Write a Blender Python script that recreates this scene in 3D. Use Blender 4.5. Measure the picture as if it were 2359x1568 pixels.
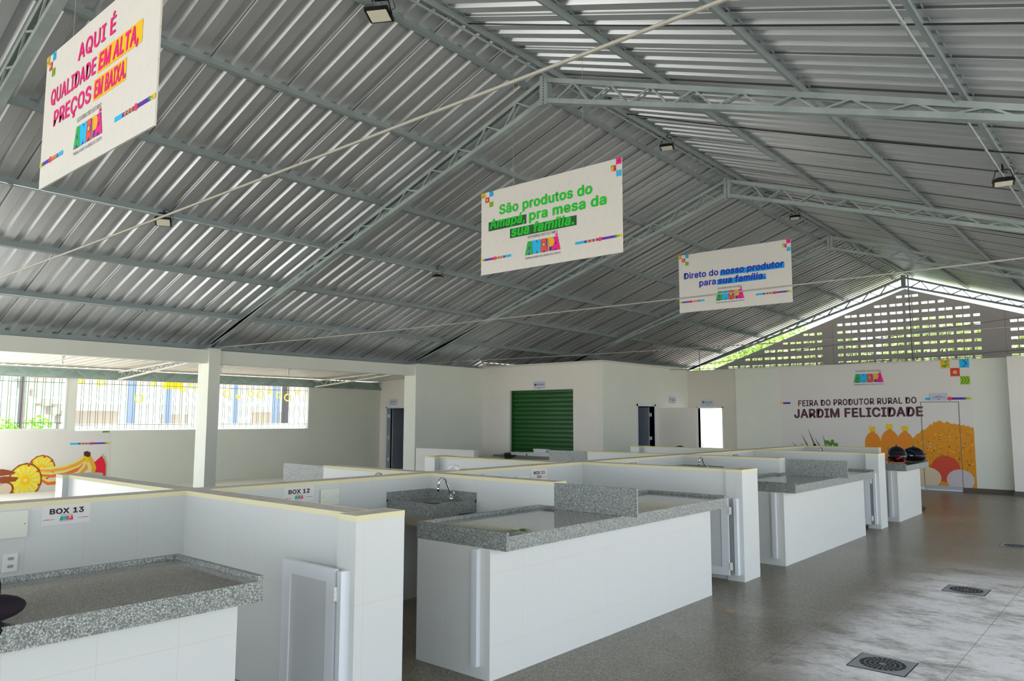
import bpy, bmesh, math, random
from mathutils import Vector, Matrix
R = math.radians
rnd = random.Random(7)
SC = bpy.context.scene
for _o in list(bpy.data.objects): bpy.data.objects.remove(_o)
COL = SC.collection
# ------------------------------------------------------------------ camera
cam = bpy.data.cameras.new('camera'); camo = bpy.data.objects.new('camera', cam); COL.objects.link(camo)
cam.sensor_width = 36.0; cam.lens = 1731.45 / 2359.0 * 36.0; cam.clip_start = 0.02; cam.clip_end = 500
yaw, pit, rol = R(40.732), R(5.8794), R(0.161)
fw = Vector((-math.sin(yaw) * math.cos(pit), math.cos(yaw) * math.cos(pit), math.sin(pit)))
rt = Vector((math.cos(yaw), math.sin(yaw), 0)); up = rt.cross(fw)
r2 = rt * math.cos(rol) + up * math.sin(rol); u2 = up * math.cos(rol) - rt * math.sin(rol)
camo.matrix_world = Matrix(((r2.x, u2.x, -fw.x, 0), (r2.y, u2.y, -fw.y, 0), (r2.z, u2.z, -fw.z, 1.7), (0, 0, 0, 1)))
SC.camera = camo
# ------------------------------------------------------------------ sky, sun, exposure
world = bpy.data.worlds.new('world'); SC.world = world; world.use_nodes = True
wn = world.node_tree; wn.nodes.clear()
wo = wn.nodes.new('ShaderNodeOutputWorld'); wb = wn.nodes.new('ShaderNodeBackground')
wb.inputs['Color'].default_value = (0.89, 0.965, 1.06, 1); wb.inputs['Strength'].default_value = 2.5
wn.links.new(wb.outputs[0], wo.inputs[0])
sun = bpy.data.lights.new('sun', 'SUN'); sun.energy = 11.5; sun.angle = R(3); sun.color = (1, 0.985, 0.96)
suno = bpy.data.objects.new('sun', sun); COL.objects.link(suno)
suno.rotation_euler = Vector((0.50, 0.22, -0.84)).to_track_quat('-Z', 'Y').to_euler()
SC.view_settings.view_transform = 'Standard'; SC.view_settings.look = 'None'
SC.view_settings.gamma = 1.0; SC.view_settings.use_curve_mapping = False
SC.view_settings.exposure = 0.48
# ------------------------------------------------------------------ materials
MAT = {}
def srgb(r, g, b):
    f = lambda c: ((c / 255 + 0.055) / 1.055) ** 2.4 if c > 10 else c / 255 / 12.92
    return (f(r), f(g), f(b), 1)
def mat(name, col, rough=0.6, metal=0.0, spec=0.5, **kw):
    if name in MAT: return MAT[name]
    m = bpy.data.materials.new(name); m.use_nodes = True
    b = m.node_tree.nodes['Principled BSDF']
    b.inputs['Base Color'].default_value = col; b.inputs['Roughness'].default_value = rough
    b.inputs['Metallic'].default_value = metal; b.inputs['Specular IOR Level'].default_value = spec
    if kw.get('emit'):
        b.inputs['Emission Color'].default_value = kw['emit']; b.inputs['Emission Strength'].default_value = kw.get('es', 1)
    MAT[name] = m; return m
class NT:
    def __init__(s, m): s.t = m.node_tree; s.b = s.t.nodes['Principled BSDF']
    def n(s, ty, **kw):
        x = s.t.nodes.new(ty)
        for k, v in kw.items():
            if hasattr(x, k): setattr(x, k, v)
        return x
    def l(s, a, b): s.t.links.new(a, b)
    def pos(s): return s.n('ShaderNodeNewGeometry').outputs['Position']
    def math(s, op, a, b=None, c=None, clamp=False):
        x = s.n('ShaderNodeMath', operation=op); x.use_clamp = clamp
        for i, v in enumerate((a, b, c)):
            if v is None: continue
            if isinstance(v, (int, float)): x.inputs[i].default_value = v
            else: s.l(v, x.inputs[i])
        return x.outputs[0]
    def mix(s, f, a, b, blend='MIX'):
        x = s.n('ShaderNodeMix', data_type='RGBA', blend_type=blend)
        for i, v in ((0, f), (6, a), (7, b)):
            if isinstance(v, (int, float)): x.inputs[i].default_value = v
            elif isinstance(v, tuple): x.inputs[i].default_value = v
            else: s.l(v, x.inputs[i])
        return x.outputs[2]
    def noise(s, scale, detail=2, rough=0.5, vec=None):
        x = s.n('ShaderNodeTexNoise'); x.inputs['Scale'].default_value = scale
        x.inputs['Detail'].default_value = detail; x.inputs['Roughness'].default_value = rough
        s.l(vec if vec is not None else s.pos(), x.inputs['Vector']); return x.outputs['Fac']
    def ramp(s, f, stops):
        x = s.n('ShaderNodeValToRGB'); e = x.color_ramp.elements
        while len(e) < len(stops): e.new(0.5)
        for k, (p, c) in enumerate(stops): e[k].position = p; e[k].color = c
        s.l(f, x.inputs[0]); return x.outputs[0]
    def bump(s, h, strength=0.2, dist=0.01):
        x = s.n('ShaderNodeBump'); x.inputs['Strength'].default_value = strength; x.inputs['Distance'].default_value = dist
        s.l(h, x.inputs['Height']); s.l(x.outputs[0], s.b.inputs['Normal'])

def wall_paint(name, col, var=0.04):
    m = mat(name, col, 0.75); t = NT(m)
    n = t.noise(1.3, 4); n2 = t.noise(30, 2)
    d = tuple(c * (1 - 2.2 * var) for c in col[:3]) + (1,)
    t.l(t.mix(n, d, col), t.b.inputs['Base Color']); t.bump(n2, 0.08, 0.004)
    return m
def tile_mat(name, col, w=0.344, h=0.465, ou=0.0, oz=-0.255):
    m = mat(name, col, 0.28, spec=0.45); t = NT(m)
    g = t.n('ShaderNodeNewGeometry'); sx = t.n('ShaderNodeSeparateXYZ'); t.l(g.outputs['Position'], sx.inputs[0])
    sn = t.n('ShaderNodeSeparateXYZ'); t.l(g.outputs['Normal'], sn.inputs[0])
    fx = t.math('GREATER_THAN', t.math('ABSOLUTE', sn.outputs[0]), 0.5)
    u = t.math('ADD', t.math('MULTIPLY', sx.outputs[1], fx), t.math('MULTIPLY', sx.outputs[0], t.math('SUBTRACT', 1, fx)))
    def line(v, off, per):
        a = t.math('FRACT', t.math('DIVIDE', t.math('ADD', v, off), per))
        return t.math('LESS_THAN', t.math('MINIMUM', a, t.math('SUBTRACT', 1, a)), 0.0022 / per)
    L = t.math('MAXIMUM', line(u, -3.737 + 10 * w + ou, w), line(sx.outputs[2], 0.255 + 0.0, h))
    n = t.noise(0.9, 3)
    base = t.mix(n, tuple(c * 0.96 for c in col[:3]) + (1,), col)
    t.l(t.mix(L, base, (0.62, 0.60, 0.54, 1)), t.b.inputs['Base Color'])
    t.bump(t.math('SUBTRACT', 1, L), 0.25, 0.002)
    return m
def granite_mat(name, a, b, c, rough=0.3, sc=210):
    m = mat(name, b, rough, spec=0.5); t = NT(m)
    v = t.n('ShaderNodeTexVoronoi'); v.inputs['Scale'].default_value = sc; t.l(t.pos(), v.inputs['Vector'])
    s = t.n('ShaderNodeSeparateColor'); t.l(v.outputs['Color'], s.inputs[0])
    f = t.math('ADD', t.math('MULTIPLY', s.outputs[0], 0.5), t.math('MULTIPLY', t.noise(sc * 0.8, 4, 0.7), 0.75))
    t.l(t.ramp(f, [(0.22, a), (0.5, b), (0.62, b), (0.95, c)]), t.b.inputs['Base Color'])
    return m

M_wall_green = wall_paint('cream green wall paint', srgb(232, 236, 224))
M_wall_cream = wall_paint('cream wall paint', srgb(240, 235, 224))
M_wall_white = wall_paint('white wall paint', srgb(236, 234, 228))
M_wall_gray = wall_paint('grey beige wall paint', srgb(218, 215, 202))
M_tile = tile_mat('white ceramic tile', srgb(210, 214, 212))
M_tape = mat('yellow masking tape', srgb(226, 220, 178), 0.7)
M_cap = mat('raw cement cap', srgb(228, 220, 210), 0.85)
t = NT(M_cap); t.l(t.ramp(t.noise(9, 5, 0.7), [(0.3, srgb(208, 200, 190)), (0.55, srgb(228, 221, 212)), (0.72, srgb(246, 242, 236))]), t.b.inputs['Base Color'])
M_gran = granite_mat('grey granite', srgb(36, 42, 42), srgb(112, 120, 117), srgb(196, 200, 194), 0.32)
M_granp = granite_mat('polished granite roof tint', srgb(78, 76, 74), srgb(134, 130, 124), srgb(176, 172, 166), 0.10)  # polished top; browner, flatter tones paint in the roof's reflection
M_alu = mat('white aluminium', srgb(222, 228, 234), 0.35, 0.1)
M_alup = mat('white aluminium panel', srgb(200, 205, 208), 0.25, 0.0)
M_steelgray = mat('grey painted steel', srgb(160, 172, 172), 0.5, 0.2)
t = NT(M_steelgray); t.l(t.ramp(t.noise(3, 4, 0.6), [(0.3, srgb(146, 160, 160)), (0.7, srgb(174, 186, 186))]), t.b.inputs['Base Color'])
M_purlin = mat('galvanised purlin steel', srgb(152, 164, 166), 0.42, 0.3)
M_rod = mat('pale steel rod', srgb(170, 168, 158), 0.5, 0.2)
M_dark = mat('dark void', srgb(22, 22, 26), 0.9)
M_black = mat('black plastic', srgb(20, 20, 24), 0.35)
M_chrome = mat('chrome', srgb(225, 228, 230), 0.12, 1.0)
M_stainless = mat('stainless steel', srgb(190, 180, 165), 0.28, 1.0)
M_white = mat('white plastic', srgb(232, 234, 234), 0.35)
M_greenpaint = mat('green painted bar', srgb(48, 128, 88), 0.5)
M_shutter = mat('green shutter paint', srgb(14, 84, 22), 0.35, 0.1)

# corrugated sheet seen from below
def sheet_mat(name, col, dark, metal, rough):
    m = mat(name, col, rough, metal); t = NT(m)
    sx = t.n('ShaderNodeSeparateXYZ'); t.l(t.pos(), sx.inputs[0])
    sc = t.n('ShaderNodeMapping'); t.l(t.pos(), sc.inputs['Vector']); sc.inputs['Scale'].default_value = (0.5, 7, 1)
    n = t.noise(1.0, 4, 0.6, sc.outputs[0])
    a = t.math('FRACT', t.math('DIVIDE', t.math('ADD', sx.outputs[1], 20.01), 1.0))
    seam = t.math('LESS_THAN', t.math('MINIMUM', a, t.math('SUBTRACT', 1, a)), 0.006)
    c = t.mix(n, dark, col)
    t.l(t.mix(seam, c, srgb(104, 108, 110)), t.b.inputs['Base Color'])
    t.l(t.math('ADD', t.math('MULTIPLY', n, 0.2), rough - 0.1), t.b.inputs['Roughness'])
    return m
M_sheet = sheet_mat('galvanised roof sheet', srgb(208, 212, 216), srgb(176, 182, 186), 0.5, 0.36)
M_sheetw = sheet_mat('white roof sheet', srgb(236, 232, 226), srgb(214, 208, 200), 0.05, 0.6)

# floor
M_floor = mat('polished granilite floor', srgb(132, 126, 112), 0.32, spec=0.35)
t = NT(M_floor); P = t.pos(); sx = t.n('ShaderNodeSeparateXYZ'); t.l(P, sx.inputs[0])
v = t.n('ShaderNodeTexVoronoi'); v.inputs['Scale'].default_value = 120; t.l(P, v.inputs['Vector'])
sp = t.n('ShaderNodeSeparateColor'); t.l(v.outputs['Color'], sp.inputs[0])
grain = t.ramp(sp.outputs[0], [(0.0, srgb(66, 60, 48)), (0.35, srgb(100, 92, 76)), (0.7, srgb(126, 117, 99)), (1.0, srgb(166, 158, 140))])
blot = t.noise(0.8, 4, 0.6)
base = t.mix(t.math('MULTIPLY', blot, 0.5), grain, srgb(132, 127, 114))
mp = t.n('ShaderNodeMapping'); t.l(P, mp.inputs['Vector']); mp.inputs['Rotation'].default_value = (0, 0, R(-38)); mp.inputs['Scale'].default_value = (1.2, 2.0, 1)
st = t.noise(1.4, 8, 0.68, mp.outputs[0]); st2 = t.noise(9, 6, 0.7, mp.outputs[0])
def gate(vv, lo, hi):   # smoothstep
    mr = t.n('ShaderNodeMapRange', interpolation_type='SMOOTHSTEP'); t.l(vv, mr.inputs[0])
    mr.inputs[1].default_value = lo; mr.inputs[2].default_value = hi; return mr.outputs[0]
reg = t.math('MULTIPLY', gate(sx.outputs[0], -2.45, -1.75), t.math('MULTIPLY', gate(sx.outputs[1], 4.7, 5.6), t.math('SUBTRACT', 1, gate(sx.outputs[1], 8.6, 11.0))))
wear_glare = t.math('MULTIPLY', reg, gate(t.math('ADD', t.math('MULTIPLY', st, 0.9), t.math('MULTIPLY', st2, 0.35)), 0.42, 0.70))  # dusty wear, with the sky reflection also whitened into the colour
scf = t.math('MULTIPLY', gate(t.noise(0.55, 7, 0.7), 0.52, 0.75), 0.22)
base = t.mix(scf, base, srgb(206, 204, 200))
base = t.mix(t.math('MULTIPLY', wear_glare, t.math('ADD', 0.72, t.math('MULTIPLY', t.noise(26, 4, 0.75), 0.5)), clamp=True), base, srgb(250, 249, 250))
def jline(vv, off, per, wd):
    a = t.math('FRACT', t.math('DIVIDE', t.math('ADD', vv, off), per)); return t.math('LESS_THAN', t.math('MINIMUM', a, t.math('SUBTRACT', 1, a)), wd / per)
J = t.math('MAXIMUM', jline(sx.outputs[0], 3.29 + 21, 1.05, 0.003), jline(sx.outputs[1], 20.2, 1.05, 0.003))
base = t.mix(t.math('MULTIPLY', J, 0.55), base, srgb(70, 66, 60))
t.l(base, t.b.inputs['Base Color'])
t.l(t.math('ADD', t.math('MULTIPLY', t.math('ADD', wear_glare, blot), 0.14), 0.24), t.b.inputs['Roughness'])

def flat(name, c, rough=0.6): return mat(name, c, rough)
CC = dict(white=srgb(226, 224, 219), purple=srgb(72, 40, 178), green=srgb(38, 178, 78), cyan=srgb(12, 190, 245), orange=srgb(244, 84, 22),
          yellow=srgb(246, 184, 10), pink=srgb(246, 6, 132), black=srgb(34, 26, 38), lime=srgb(160, 208, 18), text_green=srgb(16, 204, 40),
          dark_green=srgb(20, 92, 48), blue=srgb(20, 48, 190), sky=srgb(0, 160, 240), red=srgb(230, 60, 26), gold=srgb(250, 196, 0),
          plum=srgb(88, 42, 62), banana=srgb(242, 176, 40), banana_light=srgb(236, 222, 150), brown=srgb(150, 70, 24), dkbrown=srgb(84, 40, 26),
          pine=srgb(240, 220, 30), pine_core=srgb(246, 226, 60), melon=srgb(240, 20, 62), rind=srgb(188, 196, 150), cream=srgb(222, 206, 176),
          corn=srgb(226, 150, 14), corn_dark=srgb(170, 110, 16), juice=srgb(232, 138, 14), cap_yellow=srgb(240, 206, 20), leaf=srgb(84, 140, 40), palm=srgb(120, 130, 90),
          tomato=srgb(214, 74, 50), egg=srgb(206, 200, 204), signpale=srgb(198, 206, 222), deep_orange=srgb(236, 120, 20))
def pm(k): return flat('print ' + k.replace('_', ' '), CC[k])

# ------------------------------------------------------------------ mesh builder
OFF = {}
class MB:
    def __init__(s): s.v = []; s.f = []; s.m = []
    def add(s, vs, fs, mi=0):
        k = len(s.v); s.v += [Vector(p) for p in vs]; s.f += [tuple(i + k for i in f) for f in fs]; s.m += [mi] * len(fs); return s
    def box(s, x0, x1, y0, y1, z0, z1, mi=0, top=None):
        vs = [(x0, y0, z0), (x1, y0, z0), (x1, y1, z0), (x0, y1, z0), (x0, y0, z1), (x1, y0, z1), (x1, y1, z1), (x0, y1, z1)]
        k = len(s.f)
        s.add(vs, [(3, 2, 1, 0), (4, 5, 6, 7), (0, 1, 5, 4), (1, 2, 6, 5), (2, 3, 7, 6), (3, 0, 4, 7)], mi)
        if top is not None: s.m[k + 1] = top
        return s
    def bar(s, a, b, w, h, mi=0, upv=(0, 0, 1)):
        a = Vector(a); b = Vector(b); d = (b - a).normalized(); sd = d.cross(Vector(upv))
        if sd.length < 1e-4: sd = d.cross(Vector((0, 1, 0)))
        sd.normalize(); u = sd.cross(d)
        c = [(-w / 2, -h / 2), (w / 2, -h / 2), (w / 2, h / 2), (-w / 2, h / 2)]
        vs = [a + sd * p + u * q for p, q in c] + [b + sd * p + u * q for p, q in c]
        return s.add(vs, [(3, 2, 1, 0), (4, 5, 6, 7), (0, 1, 5, 4), (1, 2, 6, 5), (2, 3, 7, 6), (3, 0, 4, 7)], mi)
    def tube(s, pts, r, n=8, mi=0, cap=True):
        pts = [Vector(p) for p in pts]; k0 = len(s.v); rs = r if isinstance(r, (list, tuple)) else [r] * len(pts)
        prev = None
        for i, p in enumerate(pts):
            d = (pts[min(i + 1, len(pts) - 1)] - pts[max(i - 1, 0)]).normalized()
            if prev is None:
                sd = d.cross(Vector((0, 0, 1)))
                if sd.length < 1e-3: sd = d.cross(Vector((1, 0, 0)))
            else: sd = prev - d * prev.dot(d)
            sd.normalize(); prev = sd; u = sd.cross(d)
            for j in range(n):
                a = 2 * math.pi * j / n; s.v.append(p + (sd * math.cos(a) + u * math.sin(a)) * rs[i])
        for i in range(len(pts) - 1):
            for j in range(n):
                s.f.append((k0 + i * n + j, k0 + i * n + (j + 1) % n, k0 + (i + 1) * n + (j + 1) % n, k0 + (i + 1) * n + j)); s.m.append(mi)
        if cap:
            s.f.append(tuple(k0 + j for j in range(n - 1, -1, -1))); s.m.append(mi)
            e = k0 + (len(pts) - 1) * n; s.f.append(tuple(e + j for j in range(n))); s.m.append(mi)
        return s
    def blob(s, c, rad, n=16, mi=0, fn=None, rot=None):
        k = len(s.v); c = Vector(c); m = n // 2
        for i in range(m + 1):
            th = math.pi * i / m
            for j in range(n):
                ph = 2 * math.pi * j / n; d = Vector((math.sin(th) * math.cos(ph), math.sin(th) * math.sin(ph), math.cos(th)))
                q = Vector((d.x * rad[0], d.y * rad[1], d.z * rad[2]))
                if fn: q = fn(q, d)
                if rot: q = rot @ q
                s.v.append(c + q)
        for i in range(m):
            for j in range(n):
                a = k + i * n + j; b = k + i * n + (j + 1) % n
                s.f.append((a, a + n, b + n, b)); s.m.append(mi)
        return s
    def prism(s, poly, o, U, V, N, d, mi=0):
        o = Vector(o); U = Vector(U); V = Vector(V); N = Vector(N); n = len(poly)
        vs = [o + U * x + V * y for x, y in poly] + [o + U * x + V * y + N * d for x, y in poly]
        return s.add(vs, [tuple(range(n - 1, -1, -1)), tuple(range(n, 2 * n))] + [(i, (i + 1) % n, n + (i + 1) % n, n + i) for i in range(n)], mi)
    def build(s, name, mats, parent=None, smooth=False, bevel=0, loc=None):
        if not isinstance(mats, (list, tuple)): mats = [mats]
        if parent is not None: off = OFF[parent.name]
        elif loc is not None: off = Vector(loc)
        else:
            xs = [p.x for p in s.v]; ys = [p.y for p in s.v]; zs = [p.z for p in s.v]
            off = Vector(((min(xs) + max(xs)) / 2, (min(ys) + max(ys)) / 2, min(zs)))
        me = bpy.data.meshes.new(name); me.from_pydata([tuple(p - off) for p in s.v], [], s.f)
        for m in mats: me.materials.append(m)
        me.polygons.foreach_set('material_index', s.m)
        if smooth: me.polygons.foreach_set('use_smooth', [True] * len(me.polygons))
        bm = bmesh.new(); bm.from_mesh(me)
        if smooth: bmesh.ops.remove_doubles(bm, verts=bm.verts, dist=1e-5)
        if bevel: bmesh.ops.bevel(bm, geom=[e for e in bm.edges], offset=bevel, segments=2, affect='EDGES', profile=0.6, clamp_overlap=True)
        bmesh.ops.recalc_face_normals(bm, faces=bm.faces)
        bm.to_mesh(me); bm.free()
        ob = bpy.data.objects.new(name, me); COL.objects.link(ob)
        if parent is not None: ob.parent = parent; OFF[ob.name] = off.copy()
        else: ob.location = off; OFF[ob.name] = off.copy()
        return ob
def tag(o, label=None, cat=None, group=None, kind=None):
    if label: o['label'] = label
    if cat: o['category'] = cat
    if group: o['group'] = group
    if kind: o['kind'] = kind
    return o
def thing(name, loc, label, cat, group=None):
    o = bpy.data.objects.new(name, None); COL.objects.link(o); o.location = loc; o.empty_display_size = 0.1
    OFF[o.name] = Vector(loc); return tag(o, label, cat, group)
def struct(mb, name, mats, **kw): return tag(mb.build(name, mats, **kw), kind='structure')

# ---- printed text and artwork -------------------------------------------------
FONT = None
try:
    import os
    _p = os.path.join(bpy.utils.system_resource('DATAFILES'), 'fonts', 'Inter.woff2')
    if os.path.exists(_p): FONT = bpy.data.fonts.load(_p)
except Exception: FONT = None
TM = {}
def text_mesh(s, bold=0.0, shear=0.0):
    if (s, shear) not in TM:
        cu = bpy.data.curves.new('txt', 'FONT'); cu.body = s; cu.size = 1; cu.shear = shear; cu.resolution_u = 3
        if FONT: cu.font = FONT
        cu.space_character = 1.06
        ob = bpy.data.objects.new('txt', cu); COL.objects.link(ob); bpy.context.view_layer.update()
        me = bpy.data.meshes.new_from_object(ob); bpy.data.objects.remove(ob); bpy.data.curves.remove(cu)
        TM[(s, shear)] = ([(v.co.x, v.co.y) for v in me.vertices], [tuple(p.vertices) for p in me.polygons]); bpy.data.meshes.remove(me)
    return TM[(s, shear)]
class Sheet:
    """flat print on a plane: origin, U (right), V (up), N (towards the reader)"""
    def __init__(s, o, U, V, N): s.o = Vector(o); s.U = Vector(U); s.V = Vector(V); s.N = Vector(N); s.lay = 0.002; s.parts = {}
    def put(s, part, vs, fs, col, lay):
        d = s.parts.setdefault(part, dict(mb=MB(), mats=[]))
        if col not in d['mats']: d['mats'].append(col)
        d['mb'].add([s.o + s.U * x + s.V * y + s.N * lay for x, y in vs], fs, d['mats'].index(col))
    def poly(s, part, pts, col, lay=0.002): s.put(part, pts, [tuple(range(len(pts)))], col, lay)
    def rect(s, part, x, y, w, h, col, lay=0.002): s.poly(part, [(x, y), (x + w, y), (x + w, y + h), (x, y + h)], col, lay)
    def disc(s, part, x, y, r, col, lay=0.002, n=20, ry=None, a0=0, a1=360):
        ry = ry or r; s.poly(part, [(x + r * math.cos(R(a0 + (a1 - a0) * k / n)), y + ry * math.sin(R(a0 + (a1 - a0) * k / n))) for k in range(n + (a1 - a0 < 360))], col, lay)
    def text(s, part, st, x, y, w, cap, col, lay=0.004, bold=0.03, shear=0.0, rise=0.0):
        vs, fs = text_mesh(st, bold, shear); H = 0.509 if FONT else 0.69; bold *= 0.7
        x0 = min(v[0] for v in vs) - bold; x1 = max(v[0] for v in vs) + bold; kx = w / (x1 - x0); ky = cap / (H + bold)
        sh = [(0, 0)] if not bold else [(bold * math.cos(R(a)), 0.9 * bold * math.sin(R(a))) for a in (0, 60, 120, 180, 240, 300)] + [(0, 0)]
        key = '%s#t%d' % ('logo_text' if part == 'state_logo' else part, len(s.parts))
        for k, (dx, dy) in enumerate(sh):
            s.put(key, [(x + (vx + dx - x0) * kx, y + (vy + dy + 0.5 * bold) * ky + rise * (vx - x0) * kx) for vx, vy in vs], fs, col, lay + k * 0.00012)
    def finish(s, parent):
        for k, d in s.parts.items(): d['mb'].build(k.split('#')[0], [pm(c) for c in d['mats']], parent)
def logo(S, x, y, w, lay=0.003, part='state_logo', words=True):
    h = 0.31 * w
    def pg(pts, c, l=0): S.poly(part, [(x + a * w, y + b * h) for a, b in pts], c, lay + l * 0.001)
    pg([(0.09, 0.97), (0.93, 0.97), (0.985, 0.02), (0.02, 0.02)], 'purple')
    pg([(0.08, 1), (0.2, 1), (0.225, 0), (0, 0)], 'green', 1); pg([(0.07, 0), (0.12, 0.17), (0.17, 0)], 'purple', 2); pg([(0.105, 0.5), (0.13, 0.66), (0.155, 0.5), (0.13, 0.34)], 'purple', 2)
    pg([(0.205, 1), (0.315, 1), (0.345, 0.75), (0.375, 1), (0.465, 1), (0.45, 0), (0.385, 0), (0.35, 0.22), (0.315, 0), (0.235, 0)], 'cyan', 1)
    pg([(0.48, 1), (0.6, 1), (0.635, 0), (0.455, 0)], 'orange', 1); pg([(0.5, 0), (0.55, 0.18), (0.6, 0)], 'purple', 2)
    S.disc(part, x + 0.545 * w, y + 0.56 * h, 0.052 * w, 'purple', lay + 0.002); S.disc(part, x + 0.545 * w, y + 0.56 * h, 0.038 * w, 'yellow', lay + 0.003)
    pg([(0.64, 1), (0.76, 1), (0.76, 0.33), (0.7, 0.33), (0.69, 0), (0.655, 0)], 'yellow', 1); S.disc(part, x + 0.755 * w, y + 0.665 * h, 0.08 * w, 'yellow', lay + 0.0014, ry=0.335 * h)
    pg([(0.665, 0.92), (0.675, 0.92), (0.685, 0.05), (0.675, 0.05)], 'purple', 2)
    pg([(0.84, 1), (0.92, 1), (1, 0), (0.75, 0)], 'pink', 1); pg([(0.82, 0), (0.87, 0.18), (0.92, 0)], 'purple', 2); pg([(0.85, 0.5), (0.875, 0.64), (0.9, 0.5), (0.875, 0.36)], 'purple', 2)
    pg([(0.85, 1.04), (0.93, 1.04), (0.92, 1.2), (0.87, 1.16)], 'pink', 1)
    if words:
        S.text(part, 'GOVERNO DO ESTADO', x + 0.08 * w, y + 1.12 * h + 0.03 * w, 0.84 * w, 0.062 * w, 'black', lay, 0.0)
        S.text(part, 'TRABALHANDO NA DIREÇÃO CERTA', x, y - 0.09 * w, w, 0.045 * w, 'black', lay, 0.0)
def ribbon(S, x, y, w, h, flip=False, part=None, lay=0.003):
    part = part or 'ribbon_print#%d' % len(S.parts)
    X = (lambda a: x + a * w) if not flip else (lambda a: x + (1 - a) * w)
    def rc(a, b, c, k=1.0, l=0.0): S.poly(part, [(X(a), y - h * k / 2), (X(b), y - h * k / 2), (X(b), y + h * k / 2), (X(a), y + h * k / 2)], c, lay + l)
    rc(0, 0.2, 'cyan'); rc(0.2, 0.9, 'purple', 0.9)
    for q in (0.28, 0.36, 0.44): S.disc(part, X(q), y, 0.62 * h, 'yellow', lay + 0.001, 4); S.disc(part, X(q), y, 0.3 * h, 'orange', lay + 0.002, 4)
    S.disc(part, X(0.54), y, 0.8 * h, 'orange', lay + 0.001); S.disc(part, X(0.54), y, 0.45 * h, 'pink', lay + 0.002)
    for q in (0.66, 0.70, 0.74): S.disc(part, X(q), y, 0.15 * h, 'pink', lay + 0.001, 6)
    rc(0.89, 1.0, 'cap_yellow', 1.0, 0.001); rc(0.84, 0.95, 'green', 0.35, 0.0015)
def squares(S, x, y, a, kind, part='corner_squares', lay=0.003):
    # x,y = top-left corner of the block of squares; a = side
    def sq(i, j, c): S.rect(part, x + i * a, y - (j + 1) * a, a, a, c, lay)
    def at(i, j, p, q): return (x + (i + p) * a, y - (j + 1 - q) * a)
    if kind == 'L':
        sq(0, 0, 'yellow'); S.poly(part, [at(0, 0, .95, .95), at(0, 0, .35, .75), at(0, 0, .6, .6)], 'green', lay + .001); S.poly(part, [at(0, 0, .05, .35), at(0, 0, .95, .55), at(0, 0, .45, .05)], 'green', lay + .001)
        sq(2, 0, 'cyan'); S.poly(part, [at(2, 0, .3, .95), at(2, 0, .42, .95), at(2, 0, .82, .5), at(2, 0, .42, .05), at(2, 0, .3, .05), at(2, 0, .66, .5)], 'purple', lay + .001)
        sq(1, 1, 'red'); S.disc(part, *at(1, 1, .5, .5), .32 * a, 'purple', lay + .001); S.disc(part, *at(1, 1, .5, .5), .25 * a, 'yellow', lay + .002)
        sq(2, 2, 'lime')
        for q in (0, .3, .6): S.poly(part, [at(2, 2, q, .95), at(2, 2, q + .12, .95), at(2, 2, q + .38, .5), at(2, 2, q + .12, .05), at(2, 2, q, .05), at(2, 2, q + .24, .5)], 'leaf', lay + .001)
    else:
        sq(1, 0, 'pink'); S.disc(part, *at(1, 0, .5, .5), .16 * a, 'purple', lay + .001, 4)
        sq(0, 1, 'green'); S.rect(part, x, y - 2 * a, a / 2, a / 2, 'yellow', lay + .001); S.rect(part, x + a / 2, y - 2 * a, a / 2, a / 2, 'pink', lay + .001); S.rect(part, x + a / 2, y - 1.5 * a, a / 2, a * .4, 'red', lay + .001)
        S.disc(part, *at(0, 1, .33, .62), .22 * a, 'yellow', lay + .002); S.disc(part, *at(0, 1, .8, .3), .1 * a, 'purple', lay + .002, 6)
        sq(1, 2, 'cyan'); S.disc(part, *at(1, 2, .5, .5), .2 * a, 'deep_orange', lay + .001, 4)

# ================================================================== SETTING
SL = 0.35; XR = -6.12; ZR = 6.47        # roof slope, ridge x, underside height at ridge (above purlins)
XK = -14.89; YB = 20.578; KE = 16.04; XB = -10.757; XA = -19.54
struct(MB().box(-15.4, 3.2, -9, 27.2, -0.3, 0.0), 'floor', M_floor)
struct(MB().box(-20.0, -15.4, -9, 27.2, -0.3, 0.0), 'floor_annex', wall_paint('pale cement paving', srgb(232, 229, 222)))
M_ground = mat('pale sunlit ground', srgb(196, 186, 168), 0.9)
t = NT(M_ground); t.l(t.ramp(t.noise(0.6, 5), [(0.3, srgb(170, 160, 142)), (0.7, srgb(214, 206, 192))]), t.b.inputs['Base Color'])
struct(MB().box(-70, 60, -60, 80, -0.6, -0.12), 'ground', M_ground)

def corrugated(x_top, z_top, x_eave, y0, y1, pitch=0.25, h=0.04, sl=SL):
    mb = MB(); prof = []; y = y0
    while y < y1:
        for dy, dz in ((0, 0), (0.135, 0), (0.155, h), (0.225, h)): prof.append((y + dy, dz))
        # small stiffening bead in the pan
        y += pitch
    dz_e = -abs(x_eave - x_top) * sl
    n = len(prof)
    vs = [(x_top, a, z_top + b) for a, b in prof] + [(x_eave, a, z_top + dz_e + b) for a, b in prof]
    mb.add(vs, [(i, i + 1, n + i + 1, n + i) for i in range(n - 1)])
    return mb
struct(corrugated(XR + 0.03, ZR, -15.95, -9.0, 27.6), 'ceiling', M_sheet)
struct(corrugated(XR - 0.03, ZR, 3.35, -9.0, 27.6), 'ceiling', M_sheet)
rc = MB(); rc.prism([(-0.22, -0.06), (0, 0.045), (0.22, -0.06), (0.22, -0.045), (0, 0.06), (-0.22, -0.045)], (XR, -9, ZR + 0.02), (1, 0, 0), (0, 0, 1), (0, 1, 0), 36.6)
tag(rc.build('ridge_cap', M_sheet), 'folded metal ridge cap closing the top of the corrugated roof', 'ridge cap')

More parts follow.
